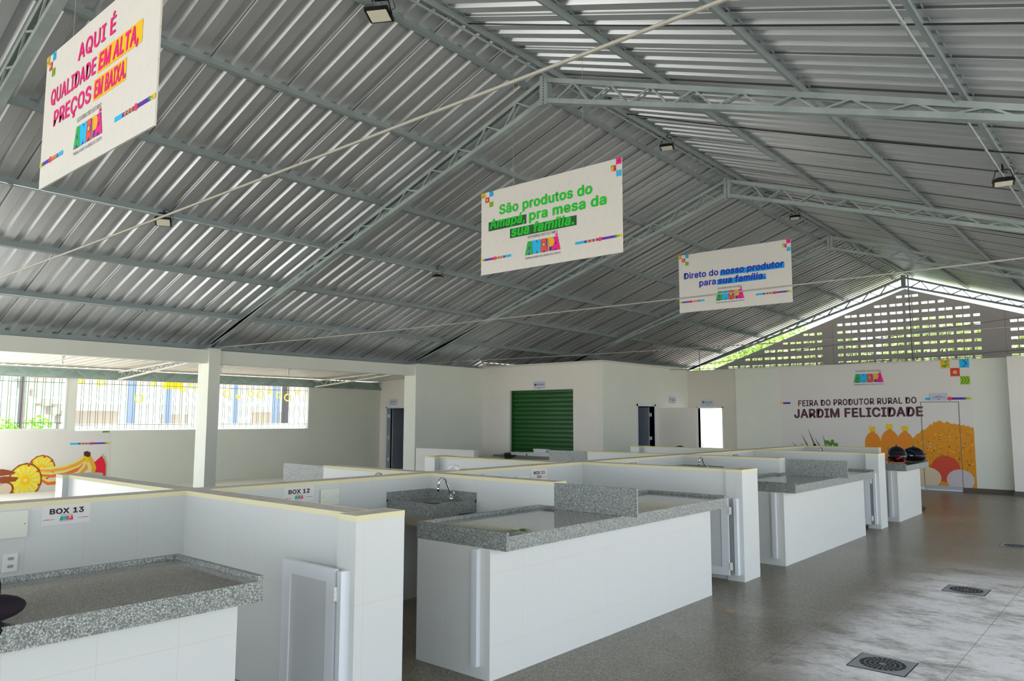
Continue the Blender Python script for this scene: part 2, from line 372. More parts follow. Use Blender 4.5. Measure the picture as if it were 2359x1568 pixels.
def zl(x): return 6.365 - SL * abs(x - XR)      # truss top-chord line
# purlins: C sections
def purlin(x, label, side, y0=-9.0, y1=27.3, h=0.10, w=0.05):
    z = zl(x) + 0.012; s = 1 if side == 'L' else -1
    mb = MB(); tilt = math.atan(SL) * (1 if side == 'L' else -1)
    ca, sa = math.cos(tilt), math.sin(tilt)
    prof = [(0, 0), (w, 0), (w, 0.018), (w - 0.004, 0.018), (w - 0.004, 0.004), (0.004, 0.004), (0.004, h - 0.004), (w - 0.004, h - 0.004), (w - 0.004, h - 0.018), (w, h - 0.018), (w, h), (0, h)]
    pr = [((a - w / 2) * -s, b) for a, b in prof]
    pr = [(a * ca - b * sa, a * sa + b * ca) for a, b in pr]
    mb.prism(pr, (x, y0, z), (1, 0, 0), (0, 0, 1), (0, 1, 0), y1 - y0)
    o = mb.build('roof_purlin', M_purlin)
    return tag(o, label, 'purlin', 'purlins under the left roof slope' if side == 'L' else 'purlins under the right roof slope')
PL = [-6.42, -8.0, -9.53, -11.03, -12.5, -13.93, -15.4]
ordl = ['running just left of the ridge', 'first below the ridge purlin on the left roof slope', 'passing behind the bottom of the pink lettered banner on the left slope', 'carrying two floodlights on the left slope',
        'third above the cream columns on the left slope', 'second above the cream columns, with a conduit alongside', 'resting on the cream beam at the eave']
for x, l in zip(PL, ordl): purlin(x, 'galvanised roof purlin ' + l, 'L')
PR = [-5.95, -4.38, -2.7, -1.2, 0.35, 1.9, 3.1]
ordr = ['running just right of the ridge', 'first right of the ridge on the right roof slope', 'second right of the ridge on the right roof slope', 'at the upper right, with a conduit and a floodlight',
        'fifth from the ridge, right of the conduit purlin', 'sixth from the ridge near the open right side', 'at the right eave']
for x, l in zip(PR, ordr): purlin(x, 'galvanised roof purlin ' + l, 'R')

# trusses
def truss(Y, label, zoff=0.0):
    root = thing('roof_truss', (XR, Y, 5.9), label, 'truss', 'lattice roof trusses')
    XE = 8.88
    for s, nm in ((-1, 'left'), (1, 'right')):
        tp = lambda d, s=s: Vector((XR + s * d, Y, 6.335 - SL * d))
        bt = lambda d, s=s: Vector((XR + s * d, Y, 5.985 - 0.3135 * d))
        ext = 9.4
        for part, fn, L, hh in (('top_chord', tp, ext, 0.06), ('bottom_chord', bt, XE, 0.06)):
            mb = MB(); a, b = fn(0.03), fn(L)
            # U channel: web plate + two flanges
            mb.bar(a, b, 0.10, 0.006); dz = Vector((0, 0, (hh / 2) * (-1 if part == 'top_chord' else 1)))
            for yy in (-0.048, 0.048): mb.bar(a + Vector((0, yy, 0)) + dz, b + Vector((0, yy, 0)) + dz, 0.005, hh)
            mb.build(part, M_steelgray, root)
        n = 15; st = 0.575
        for i in range(n):
            dt = 0.50 + st * i
            for db in (dt - st * 0.52, dt + st * 0.40):
                if db > XE - 0.1: continue
                db = max(db, 0.07)
                a = tp(dt) - Vector((0, 0, 0.04)); b = bt(db) + Vector((0, 0, 0.04)); mb = MB()
                for yy in (-0.036, 0.036): mb.bar(a + Vector((0, yy, 0)), b + Vector((0, yy, 0)), 0.018, 0.02)
                mb.build('diagonal', M_steelgray, root)
        for d in (8.1, 8.42, 8.72):
            mb = MB()
            for yy in (-0.036, 0.036): mb.bar(tp(d) - Vector((0, -yy, 0.02)), bt(d) + Vector((0, yy, 0.02)), 0.02, 0.018, upv=(1, 0, 0))
            mb.build('upright', M_steelgray, root)
    mb = MB(); mb.box(XR - 0.065, XR - 0.008, Y - 0.055, Y + 0.055, 5.95, 6.37); mb.box(XR + 0.008, XR + 0.065, Y - 0.055, Y + 0.055, 5.95, 6.37)
    for zz in [5.98 + 0.04 * k for k in range(10)]: mb.box(XR - 0.012, XR + 0.012, Y - 0.06, Y - 0.04, zz, zz + 0.02)
    mb.build('ridge_plate', M_steelgray, root)
    return root
TY = [2.28, 7.8, 13.534, 19.52, 26.71]
TL = ['nearest lattice roof truss, crossing the top left corner of the view', 'lattice roof truss landing on the left cream column, apex right of centre top', 'lattice roof truss landing on the second cream column beside the snack kiosk',
      'lattice roof truss above the restroom doors, third peak from the top', 'farthest lattice roof truss, on top of the perforated gable wall']
for y, l in zip(TY, TL): truss(y, l)

# tie rods
def rod(Y, label):
    n = 24; pts = []
    for k in range(n + 1):
        f = k / n; x = XK + 0.02 + f * (2.6 - XK); pts.append((x, Y, 3.14 - 0.06 * 4 * f * (1 - f) ))
    tag(MB().tube(pts, 0.0085, 8).build('tie_rod', M_rod, smooth=True), label, 'tie rod', 'horizontal steel tie rods')
for y, l in zip(TY[:4], ['thick pale tie rod crossing diagonally over the upper left of the view', 'thin tie rod passing in front of the blue lettered banner', 'thin tie rod starting at the second cream column', 'thin tie rod crossing in front of the perforated gable']): rod(y, l)
tag(MB().tube([(-14.5, 23.9, 3.3), (-2.3, 23.9, 4.45)], 0.012, 6).build('brace_rod', M_steelgray), 'upper sloping brace rod in front of the perforated gable', 'rod')
tag(MB().tube([(-14.3, 23.9, 3.12), (-2.3, 23.9, 3.55)], 0.012, 6).build('brace_rod', M_steelgray), 'lower sloping brace rod in front of the perforated gable', 'rod')
tag(MB().tube([(-5.84, 26.3, 0.0), (-5.90, 26.3, 6.30)], 0.022, 8).build('drop_rod', M_steelgray), 'vertical steel rod hanging down the middle of the perforated gable', 'rod')
tag(MB().tube([(-10.95, 21.9, 0.0), (-11.03, 21.9, 4.66)], 0.014, 8).build('drop_rod', M_steelgray), 'vertical steel rod hanging above the restroom corner', 'rod')

# conduits along purlins
def conduit(x, dz, y0, y1, label, dx=0.06, r=0.014):
    z = zl(x) + dz
    root = thing('conduit', (x + dx, (y0 + y1) / 2, z), label, 'conduit', 'grey electrical conduits on the purlins')
    MB().tube([(x + dx, y0, z), (x + dx, y1, z)], r, 8).build('pipe', M_purlin, root, smooth=True)
    y = y0 + 1.4
    while y < y1: MB().tube([(x + dx, y - 0.03, z), (x + dx, y + 0.03, z)], r * 1.5, 8).build('coupling', M_steelgray, root, smooth=True); y += 3.0
    return root
conduit(-11.03, 0.0, -1.5, 26, 'grey conduit along the purlin that carries two floodlights')
c = conduit(-13.93, 0.0, -1.5, 26, 'grey conduit with a junction box along the lowest left slope purlin')
MB().box(-13.93 + 0.0, -13.93 + 0.12, 10.0, 10.14, zl(-13.93) - 0.06, zl(-13.93) + 0.04).build('junction_box', M_steelgray, c)
conduit(-5.95, -0.01, -1.5, 26, 'grey conduit along the right ridge purlin', dx=-0.05)
conduit(-1.2, -0.02, -1.5, 26, 'grey conduit along the outer right slope purlin', dx=-0.07)

# floodlights
M_lens = mat('floodlight lens', srgb(226, 224, 206), 0.25)
def flood(x, y, z, label, rz=0, tilt=-20, k=1.0):
    root = thing('floodlight', (x, y, z), label, 'floodlight', 'black floodlights under the roof')
    rot = Matrix.Rotation(R(rz), 3, 'Z') @ Matrix.Rotation(R(tilt), 3, 'X')
    def P_(v): return Vector((x, y, z)) + rot @ (Vector(v) * k)
    def bx(a, nm, m):
        mb = MB().box(*a); mb.v = [P_(p) for p in mb.v]; return mb.build(nm, m, root)
    h = MB().box(-0.11, 0.11, -0.09, 0.09, -0.20, -0.17); h.add([(-0.11, -0.09, -0.17), (0.11, -0.09, -0.17), (0.11, 0.09, -0.17), (-0.11, 0.09, -0.17), (-0.05, -0.04, -0.13), (0.05, -0.04, -0.13), (0.05, 0.04, -0.13), (-0.05, 0.04, -0.13)], [(4, 5, 6, 7), (0, 1, 5, 4), (1, 2, 6, 5), (2, 3, 7, 6), (3, 0, 4, 7)])
    h.v = [P_(p) for p in h.v]; h.build('housing', M_black, root)
    bx((-0.09, 0.09, -0.072, 0.072, -0.206, -0.199), 'lens', M_lens)
    b = MB()
    for sx_ in (-1, 1): b.bar((sx_ * 0.115, 0, -0.18), (sx_ * 0.07, 0, -0.03), 0.008, 0.03, upv=(0, 1, 0))
    b.bar((-0.07, 0, -0.03), (0.07, 0, -0.03), 0.008, 0.03, upv=(0, 1, 0)); b.bar((0, 0, -0.03), (0, 0, 0.05), 0.02, 0.02)
    b.v = [P_(p) for p in b.v]; b.build('bracket', M_black, root)
    MB().tube([P_((0.03, 0.05, -0.15)), P_((0.12, 0.06, -0.08)), P_((0.1, 0.02, 0.0)), P_((0.02, 0, 0.05))], 0.005, 6).build('cable', M_black, root, smooth=True)
flood(-11.0, 4.88, 4.72, 'black floodlight at the left under the purlin, white face turned to the viewer', 60, -25)
flood(-11.0, 10.45, 4.74, 'black floodlight hanging left of the green lettered banner', 40, 10)
flood(-6.35, 5.1, 6.40, 'large black floodlight by the ridge, cut by the top edge of the view', 30, -10, 1.25)
flood(-5.95, 10.85, 6.36, 'black floodlight at the ridge above the green lettered banner', 20, -5, 1.0)
flood(-5.95, 16.62, 6.36, 'small black floodlight at the ridge above the blue lettered banner', 20, -5, 1.0)
flood(-1.25, 10.4, 4.68, 'black floodlight near the right edge of the view', 10, -5, 1.0)
# slack cables under the right slope
def cable(pts, sag, label):
    a, b = Vector(pts[0]), Vector(pts[1]); P3 = []
    for k in range(13):
        f = k / 12; P3.append(a.lerp(b, f) - Vector((0, 0, 4 * sag * f * (1 - f))))
    tag(MB().tube(P3, 0.008, 6).build('roof_cable', M_black, smooth=True), label, 'cable')
cable([(-5.95, 6.1, 6.36), (0.3, 6.1, 4.16)], 0.03, 'black cable running under the near right roof slope')
cable([(-5.95, 9.6, 6.36), (0.3, 9.6, 4.16)], 0.06, 'black cable under the right roof slope behind the first truss')
cable([(-5.95, 14.9, 6.36), (0.3, 14.9, 4.16)], 0.06, 'black cable under the far right roof slope')

# columns & beam on the left line
def column(Y, label):
    root = thing('column', (XK - 0.21, Y + 0.12, 0), label, 'column', 'cream columns on the left side')
    MB().box(XK - 0.45, XK, Y, Y + 0.25, 0, 3.12).build('shaft', M_wall_green, root)
    MB().box(XK - 0.42, XK + 0.06, Y - 0.03, Y + 0.28, 3.12, 3.135).build('bearing_plate', M_steelgray, root)
column(7.68, 'cream column with the fruit wall behind it, left of centre')
column(13.40, 'cream column at the left end of the kiosk wall')
column(1.9, 'cream column outside the left edge of the view')
for k, (a, b, l) in enumerate([(2.15, 7.68, 'cream beam left of the near cream column'), (7.93, 13.40, 'cream beam spanning between the two cream columns')]):
    tag(MB().box(XK - 0.30, XK - 0.06, a, b, 2.81, 3.09).build('beam', M_wall_green), l, 'beam', 'cream beams under the left eave')
# wall from column to kiosk, kiosk, back wall
def wall_y(name, Y0, Y1, x0, x1, z1, holes, m, zb=0.0, mside=None):
    """wall facing -Y between Y0..Y1 with rectangular openings (xa,xb,za,zb)"""
    mb = MB(); xs = sorted({x0, x1} | {h[0] for h in holes} | {h[1] for h in holes})
    for a, b in zip(xs, xs[1:]):
        cuts = sorted([(h[2], h[3]) for h in holes if h[0] <= a + 1e-6 and h[1] >= b - 1e-6]); z = zb
        for c0, c1 in cuts:
            if c0 > z: mb.box(a, b, Y0, Y1, z, c0)
            z = c1
        if z < z1: mb.box(a, b, Y0, Y1, z, z1)
    return struct(mb, name, m)
def wall_x(name, X0, X1, y0, y1, z1, holes, m, zb=0.0):
    mb = MB(); ys = sorted({y0, y1} | {h[0] for h in holes} | {h[1] for h in holes})
    for a, b in zip(ys, ys[1:]):
        cuts = sorted([(h[2], h[3]) for h in holes if h[0] <= a + 1e-6 and h[1] >= b - 1e-6]); z = zb
        for c0, c1 in cuts:
            if c0 > z: mb.box(X0, X1, a, b, z, c0)
            z = c1
        if z < z1: mb.box(X0, X1, a, b, z, z1)
    return struct(mb, name, m)
HW = 3.125
wall_x('wall_left', XK - 0.2, XK - 0.03, 13.65, KE, HW, [], M_wall_green)
wall_y('wall_kiosk_front', KE, KE + 0.15, XK - 0.2, XB - 0.15, HW, [(-13.89, -11.69, 0.69, 2.46)], M_wall_cream)
wall_x('wall_kiosk_side', XB - 0.15, XB, KE, YB, HW, [(17.72, 18.60, 0, 2.03)], M_wall_green)
wall_y('wall_back_recess', YB, YB + 0.15, XB - 0.15, -9.225, HW, [(-10.43, -9.67, 0, 2.0)], M_wall_gray)
wall_y('wall_back', YB - 0.03, YB + 0.15, -9.225, -2.6, HW, [], M_wall_green)
wall_y('wall_right_pilaster', YB - 0.30, YB + 0.1, -2.6, -1.9, HW, [], M_wall_white)
wall_y('wall_right', YB - 0.03, YB + 0.15, -1.9, 3.2, HW, [], M_wall_green)
struct(MB().box(-3.66, -2.6, YB - 0.05, YB - 0.03, 0, 0.10).box(-2.62, -1.88, YB - 0.32, YB - 0.30, 0, 0.10), 'baseboard_back', mat('grey granite skirting', srgb(88, 84, 78), 0.5))
struct(MB().box(XB, 3.2, YB + 0.16, 26.8, 3.02, 3.10), 'ceiling_bounce_slab', M_wall_white)  # unseen white slab, added to bounce sky light onto the far roof
# interior of the kiosk and dark room behind the side door
struct(MB().box(XK - 0.2, XB - 0.15, 19.0, 19.1, 0, HW), 'wall_kiosk_inner', M_wall_gray)
struct(MB().box(XK - 0.2, XB, KE, YB + 0.1, HW, HW + 0.06), 'ceiling_kiosk', M_wall_gray)
struct(MB().box(XK - 0.2, XK - 0.05, KE + .15, 26.8, 0, 3.30).box(XK - 1.0, XK - .2, KE + .2, KE + .3, 0, 3.0), 'wall_kiosk_back', M_wall_gray)
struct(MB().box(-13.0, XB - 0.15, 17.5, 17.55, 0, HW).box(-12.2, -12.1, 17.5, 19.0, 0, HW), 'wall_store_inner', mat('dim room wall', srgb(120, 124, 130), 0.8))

# kiosk shutter
root = thing('roller_shutter', (-12.79, KE + 0.12, 0.70), 'dark green roller shutter closing the kiosk window', 'shutter')
mb = MB(); z = 0.72; prof = []
while z < 2.46:
    prof += [(0.0, z), (-0.022, z + 0.02), (-0.022, z + 0.085), (0.0, z + 0.105)]; z += 0.118
n = len(prof); mb.add([(-13.88, KE + 0.125 + a, b) for a, b in prof] + [(-11.70, KE + 0.125 + a, b) for a, b in prof], [(i, i + 1, n + i + 1, n + i) for i in range(n - 1)])
mb.build('curtain', M_shutter, root)
MB().box(-13.88, -11.70, KE + 0.09, KE + 0.13, 0.695, 0.73).build('bottom_rail', M_shutter, root)
for xx in (-13.885, -11.735): MB().box(xx, xx + 0.04, KE + 0.07, KE + 0.145, 0.69, 2.46).build('guide_rail', M_shutter, root)
root = tag(MB().box(-14.23, -11.45, KE - 0.32, KE + 0.09, 0.63, 0.69).build('kiosk_sill', M_gran, bevel=0.003), 'grey granite sill shelf under the green shutter', 'sill')
# foam trays and black bag on the sill
def tray(x0, x1, y0, y1, z0, z1, label, rz=0):
    o = MB(); cx, cy = (x0 + x1) / 2, (y0 + y1) / 2
    for (s_, za, zb_) in ((1.0, z0 + (z1 - z0) * .55, z1), (0.93, z0, z0 + (z1 - z0) * .55)):
        o.box(cx - (cx - x0) * s_, cx + (cx - x0) * s_, cy - (cy - y0) * s_, cy + (cy - y0) * s_, za, zb_)
    tag(o.build('foam_tray', M_white, bevel=0.006), label, 'tray', 'white foam trays on the kiosk sill')
tray(-13.62, -13.05, KE - 0.28, KE - 0.02, 0.69, 0.775, 'flat white foam tray lying at the left of the kiosk sill')
tray(-13.04, -12.22, KE - 0.30, KE - 0.02, 0.69, 0.785, 'wide white foam tray in the middle of the kiosk sill')
tray(-12.85, -12.42, KE - 0.24, KE - 0.04, 0.785, 0.88, 'small white foam tray stacked on the wide one')
mb = MB(); mb.blob((-13.78, KE - 0.18, 0.70), (0.16, 0.1, 0.05), 14); mb.prism([(-0.05, 0), (0.42, 0.0), (0.1, -0.14), (-0.02, -0.15)], (-13.75, KE - 0.325, 0.70), (1, 0, 0), (0, 0, 1), (0, -1, 0), 0.012)
tag(mb.build('black_bag', M_black, smooth=False), 'black bag slumped over the left end of the kiosk sill', 'bag')

# doors
def door_leafless_frame(nm, x, y0, y1, z1, m):
    mb = MB(); w = 0.06
    mb.box(x - 0.16, x + 0.012, y0, y0 + w, 0, z1).box(x - 0.16, x + 0.012, y1 - w, y1, 0, z1).box(x - 0.16, x + 0.012, y0, y1, z1 - w, z1)
    return struct(mb, nm, m)
d = door_leafless_frame('door_1', XB, 17.66, 18.66, 2.09, M_alu)
lf = MB().box(XB - 0.90, XB - 0.13, 18.50, 18.535, 0.02, 2.0); lf.build('door_leaf', mat('grey blue door', srgb(150, 160, 176), 0.4), d)
for zz in (0.4, 1.1, 1.75): MB().box(XB - 0.14, XB - 0.06, 18.535, 18.56, zz, zz + 0.1).build('hinge', M_alu, d)
# privacy screen
tag(MB().box(XB, -9.62, 18.83, 18.99, 0, 2.0).box(-10.9 + 0.143, -9.62, 18.82, 18.83, 0, 1.99).build('privacy_screen', M_wall_cream), 'beige masonry privacy screen between the dark doorway and the bright doorway', 'screen')
# restroom doorway: bright room
st = MB().box(-10.47, -10.43, YB - 0.01, YB + 0.16, 0, 2.04).box(-9.67, -9.63, YB - 0.01, YB + 0.16, 0, 2.04).box(-10.47, -9.63, YB - 0.01, YB + 0.16, 2.0, 2.04)
d = struct(st, 'door_2', M_alu)
mb = MB().box(-11.08, -11.04, YB + .17, YB + 1.0, 0.02, 2.0); mb.build('door_leaf', M_white, d)
struct(MB().box(-11.6, -11.5, YB + 0.15, 22.6, 0, 2.5).box(-9.3, -9.2, YB + 0.15, 22.6, 0, 2.5).box(-11.6, -10.74, 22.5, 22.6, 0, 2.5).box(-10.56, -9.2, 22.5, 22.6, 0, 2.5).box(-10.74, -10.56, 22.5, 22.6, 0, 0.92).box(-10.74, -10.56, 22.5, 22.6, 2.3, 2.5), 'wall_restroom', M_wall_white)
struct(MB().box(-11.6, -9.2, YB + 0.15, 22.6, 2.5, 2.55), 'ceiling_restroom', M_wall_white)
struct(MB().box(-10.74, -10.56, 22.53, 22.545, 0.92, 2.3), 'window_3', mat('painted green daylight pane', srgb(206, 240, 196), 0.4))  # solid pane, its pale green painted for the bright greenery outside
lp = thing('fill_lamp', (-10.3, 21.4, 2.42), 'unseen fill lamp added to brighten the restroom doorway', 'lamp')  # unseen lamp with point light, added to whiten the doorway
MB().tube([(-10.3, 21.4, 2.5), (-10.3, 21.4, 2.47)], 0.09, 16).build('base', M_white, lp)
MB().blob((-10.3, 21.4, 2.44), (0.08, 0.08, 0.04), 16).build('diffuser', mat('fill lamp glow', srgb(255, 252, 244), 0.4, emit=(1, 0.98, 0.94, 1), es=30), lp, smooth=True)
pl = bpy.data.lights.new('restroom fill', 'POINT'); pl.energy = 90; pl.shadow_soft_size = 0.1; plo = bpy.data.objects.new('restroom_fill_light', pl); COL.objects.link(plo); plo.location = (-10.3, 21.4, 2.3)

# mural door, poster etc.
def printed(name, o, U, N, w, h, label, cat, thick=0.01, base='white', group=None, mats=None):
    root = thing(name, Vector(o) + Vector(U) * (w / 2), label, cat, group)
    U = Vector(U); N = Vector(N); V = Vector((0, 0, 1))
    MB().prism([(0, 0), (w, 0), (w, h), (0, h)], Vector(o) - N * 0.0, U, V, N, thick).build('panel', mats or pm(base), root)
    S = Sheet(Vector(o) + N * (thick), U, V, N); return root, S

X0 = -7.94; W = 4.57; ZM0 = 0.09
root, S = printed('mural_poster', (X0, YB - 0.03, ZM0), (1, 0, 0), (0, -1, 0), W, 3.03, 'large printed wall mural reading FEIRA DO PRODUTOR RURAL DO JARDIM FELICIDADE', 'mural', 0.006)
mx = lambda x: x - X0
mz = lambda z: z - ZM0
S.text('lettering', 'FEIRA DO PRODUTOR RURAL DO', mx(-7.45), mz(2.035), 2.9, 0.155, 'plum', 0.004, 0.035, rise=0.018)
S.text('lettering', 'JARDIM FELICIDADE', mx(-7.57), mz(1.72), 3.15, 0.235, 'plum', 0.004, 0.05, rise=0.016)
logo(S, mx(-6.0), mz(2.63), 0.72)
squares(S, mx(-3.99), mz(3.12), 0.2, 'L')
S.rect('ribbon_print', 0.0, mz(2.10), 0.08, 0.05, 'gold'); S.rect('ribbon_print', 0.08, mz(2.10), 0.2, 0.05, 'purple')
ribbon(S, mx(-4.36), mz(2.19), 0.98, 0.06)
# corn heap
pts = [(mx(-4.75), 0.0), (mx(-3.37), 0.0), (mx(-3.37), mz(1.50))]
for k in range(34):
    f = k / 33; x = -3.40 - f * 1.32; zt_ = 1.52 + 0.12 * math.sin(f * 3.0) - 0.55 * max(0, f - 0.55) ** 1.2 * 1.6; pts.append((mx(x), mz(zt_ + rnd.uniform(-0.035, 0.035))))
pts.append((mx(-4.78), mz(1.1)))
S.poly('corn_print', pts, 'corn', 0.002)
for k in range(420):
    x = rnd.uniform(-4.68, -3.42); z_ = rnd.uniform(0.15, 1.45 - 0.5 * max(0, (-x - 4.1))); a = rnd.uniform(0.012, 0.03)
    S.disc('corn_print', mx(x), mz(z_), a, rnd.choice(['corn_dark', 'gold', 'deep_orange', 'corn_dark']), 0.0026, 4, ry=a * 0.6)
S.disc('vegetable_print', mx(-4.0), mz(0.52), 0.31, 'tomato', 0.0035, 22); S.disc('vegetable_print', mx(-4.38), mz(0.30), 0.28, 'cream', 0.0042, 22, ry=0.24); S.disc('vegetable_print', mx(-3.70), mz(0.27), 0.29, 'egg', 0.0049, 22, ry=0.25)
for bx, tz, wd in ((-5.60, 1.47, 0.19), (-4.85, 1.49, 0.19), (-5.20, 1.53, 0.22)):
    L_ = 0.006 if wd > .2 else 0.005
    S.poly('bottle_print', [(mx(bx - wd), mz(0.3)), (mx(bx + wd), mz(0.3)), (mx(bx + wd), mz(1.08))] + [(mx(bx + wd * math.cos(R(a))), mz(1.08 + (tz - 1.18) * math.sin(R(a)))) for a in range(15, 80, 12)] + [(mx(bx + .06), mz(tz - .06)), (mx(bx - .06), mz(tz - .06))] + [(mx(bx + wd * math.cos(R(a))), mz(1.08 + (tz - 1.18) * math.sin(R(a)))) for a in range(100, 170, 12)] + [(mx(bx - wd), mz(1.08))], 'juice', L_)
    S.rect('bottle_print', mx(bx - .075), mz(tz - .08), .15, .12, 'cap_yellow', L_ + .001)
for x, a, l_ in ((-7.85, 135, .45), (-7.7, 128, .38), (-7.62, 118, .62), (-7.45, 112, .75), (-7.3, 120, .5), (-7.2, 105, .55), (-7.05, 112, .42), (-6.9, 125, .3)):
    c_, s_ = math.cos(R(a)), math.sin(R(a)); S.poly('palm_print', [(mx(x + .45), mz(.75)), (mx(x + .53), mz(.78)), (mx(x + .5 + c_ * l_), mz(.78 + s_ * l_))] if x + .5 + c_ * l_ > -7.93 else [(mx(x + .3), mz(.9)), (mx(x + .36), mz(.92)), (mx(-7.92), mz(1.2))], 'palm', 0.003)
for k in range(14): S.disc('parsley_print', mx(-6.62 + rnd.uniform(-.16, .16)), mz(1.02 + rnd.uniform(-.1, .12)), .05, 'leaf', 0.003 + k * 1e-4, 5)
S.disc('parsley_print', mx(-7.05), mz(0.98), .06, 'leaf', 0.003, 6)
S.finish(root)
# admin door outline set in the mural
g = MB(); yy = YB - 0.042
g.box(-4.47, -4.455, yy, YB - 0.03, 0.1, 2.12).box(-3.66, -3.645, yy, YB - 0.03, 0.1, 2.12).box(-4.47, -3.645, yy, YB - 0.03, 2.105, 2.12)
d = struct(g, 'door_3', mat('thin grey door gap', srgb(120, 116, 112), 0.7))
MB().box(-4.455, -3.66, YB - 0.044, YB - 0.036, 0.035, 0.12).build('kick_plate', mat('brushed kick plate', srgb(176, 186, 196), 0.4), d)
MB().box(-4.40, -3.68, YB - 0.06, YB - 0.04, 0.004, 0.028).build('door_gap_light', mat('painted gap daylight', srgb(245, 245, 248), 0.2), d)  # white strip paints the daylight leaking under the door
MB().tube([(-4.40, YB - 0.045, 1.03), (-4.40, YB - 0.085, 1.03), (-4.27, YB - 0.085, 1.03)], 0.01, 8).build('door_handle', M_chrome, d, smooth=True)

# small wall signs
def wall_sign(o, U, N, w, h, lines, label, icon=None, cat='sign', base='signpale', name='wall_sign'):
    root, S = printed(name, o, U, N, w, h, label, cat, 0.006, base)
    tx = 0.30 * w if icon else 0.12 * w; tw = w * 0.62 if icon else 0.76 * w
    hh = 0.11 * h if len(lines) > 1 else 0.15 * h
    for k, s_ in enumerate(lines): S.text('lettering', s_, tx + (0 if len(s_) > 5 else tw * 0.3), h * (0.56 if len(lines) > 1 else 0.5) - k * 0.18 * h, tw * (1 if len(s_) > 5 else 0.4), hh, 'black', 0.003, 0.02)
    if icon == 'plate':
        S.disc('pictogram', 0.16 * w, 0.56 * h, 0.13 * h, 'black', 0.003)
        for q in (0.07, 0.24): S.rect('pictogram', q * w, 0.45 * h, 0.012, 0.3 * h, 'black', 0.003)
    if icon in ('person', 'access'):
        S.disc('pictogram', 0.12 * w, 0.76 * h, 0.045 * h, 'black', 0.003); S.rect('pictogram', 0.09 * w, 0.42 * h, 0.06 * w, 0.28 * h, 'black', 0.003)
    if icon == 'access': S.disc('pictogram', 0.22 * w, 0.5 * h, 0.09 * h, 'black', 0.003); S.rect('pictogram', 0.19 * w, 0.55 * h, 0.05 * w, 0.15 * h, 'black', 0.0035)
    logo(S, 0.40 * w, 0.13 * h, 0.2 * w, words=False); ribbon(S, 0.02 * w, 0.19 * h, 0.24 * w, 0.03 * h, True); ribbon(S, 0.74 * w, 0.21 * h, 0.24 * w, 0.03 * h)
    S.finish(root); return root
wall_sign((-13.02, KE, 2.485), (1, 0, 0), (0, -1, 0), 0.40, 0.21, ['LANCHONETE'], 'small kiosk sign with plate and cutlery pictogram above the green shutter', 'plate')
wall_sign((XB, 19.42, 2.13), (0, 1, 0), (1, 0, 0), 0.42, 0.21, ['BANHEIRO', 'FEMININO'], 'small restroom sign with one figure above the privacy screen', 'person')
wall_sign((-10.32, YB, 2.06), (1, 0, 0), (0, -1, 0), 0.40, 0.21, ['BANHEIRO', 'MASCULINO'], 'small restroom sign with two pictograms above the bright doorway', 'access')
wall_sign((-4.25, YB - 0.046, 2.14), (1, 0, 0), (0, -1, 0), 0.37, 0.19, ['SALA', 'ADMINISTRATIVA'], 'small office sign above the door in the large mural')
wall_sign((-19.07, KE, 2.10), (1, 0, 0), (0, -1, 0), 0.40, 0.20, ['DEPÓSITO'], 'small storeroom sign above the dark doorway at the left')

# low white wall by the second column
tag(MB().box(XK + 0.02, -12.77, 13.42, 13.58, 0, 0.915).build('low_wall', M_wall_white), 'low white wall stub beside the second cream column', 'low wall')

# perforated gable wall
mb = MB(); Yg = 26.82; GT = 0.14
x0g, x1g = -15.2, 2.8
rows = [5.70 - 0.2605 * k for k in range(0, 14)]
zprev = 7.0
def holes_in_row():
    res = []; x = -6.526 - 0.475 * 20
    for k in range(60):
        for d_ in (0.0, 0.212):
            xc = x + k * 0.475 + d_; res.append((xc - 0.092, xc + 0.092))
    return res
pil = [(-8.80, -8.45), (-3.93, -3.42), (0.9, 1.3), (-13.6, -13.3)]
for z_ in rows:
    zt_, zb_ = z_ + 0.043, z_ - 0.043
    mb.box(x0g, x1g, Yg, Yg + GT, zt_, zprev); zprev = zb_
    lim = (5.955 - z_ - 0.10) / SL
    xcur = x0g
    for a, b in holes_in_row():
        if a < XR - lim or b > XR + lim or a < x0g or b > x1g: continue
        if any(a < q and b > p for p, q in pil): continue
        mb.box(xcur, a, Yg, Yg + GT, zb_, zt_); xcur = b
    mb.box(xcur, x1g, Yg, Yg + GT, zb_, zt_)
mb.box(x0g, x1g, Yg, Yg + GT, 0, zprev)
M_gable = wall_paint('grey block wall', srgb(226, 222, 218), 0.06)
t = NT(M_gable)
gab = struct(mb, 'wall_gable', M_gable)
bm = bmesh.new(); bm.from_mesh(gab.data); off = OFF[gab.name]
for s_ in (-1, 1):
    co = Vector((XR, Yg, 5.945)) - off; no = Vector((s_ * SL, 0, 1)).normalized()
    bmesh.ops.bisect_plane(bm, geom=bm.verts[:] + bm.edges[:] + bm.faces[:], plane_co=co, plane_no=no, clear_outer=True)
bm.to_mesh(gab.data); bm.free()
for a, b in pil[:3]: tag(MB().box(a, b, Yg - 0.05, Yg, 0, 5.93 - SL * max(abs(a - XR), abs(b - XR))).build('gable_pilaster', M_gable), ['grey pilaster left of the centre of the perforated gable', 'grey pilaster right of the centre of the perforated gable', 'grey pilaster at the far right of the perforated gable'][pil.index((a, b))], 'pilaster')

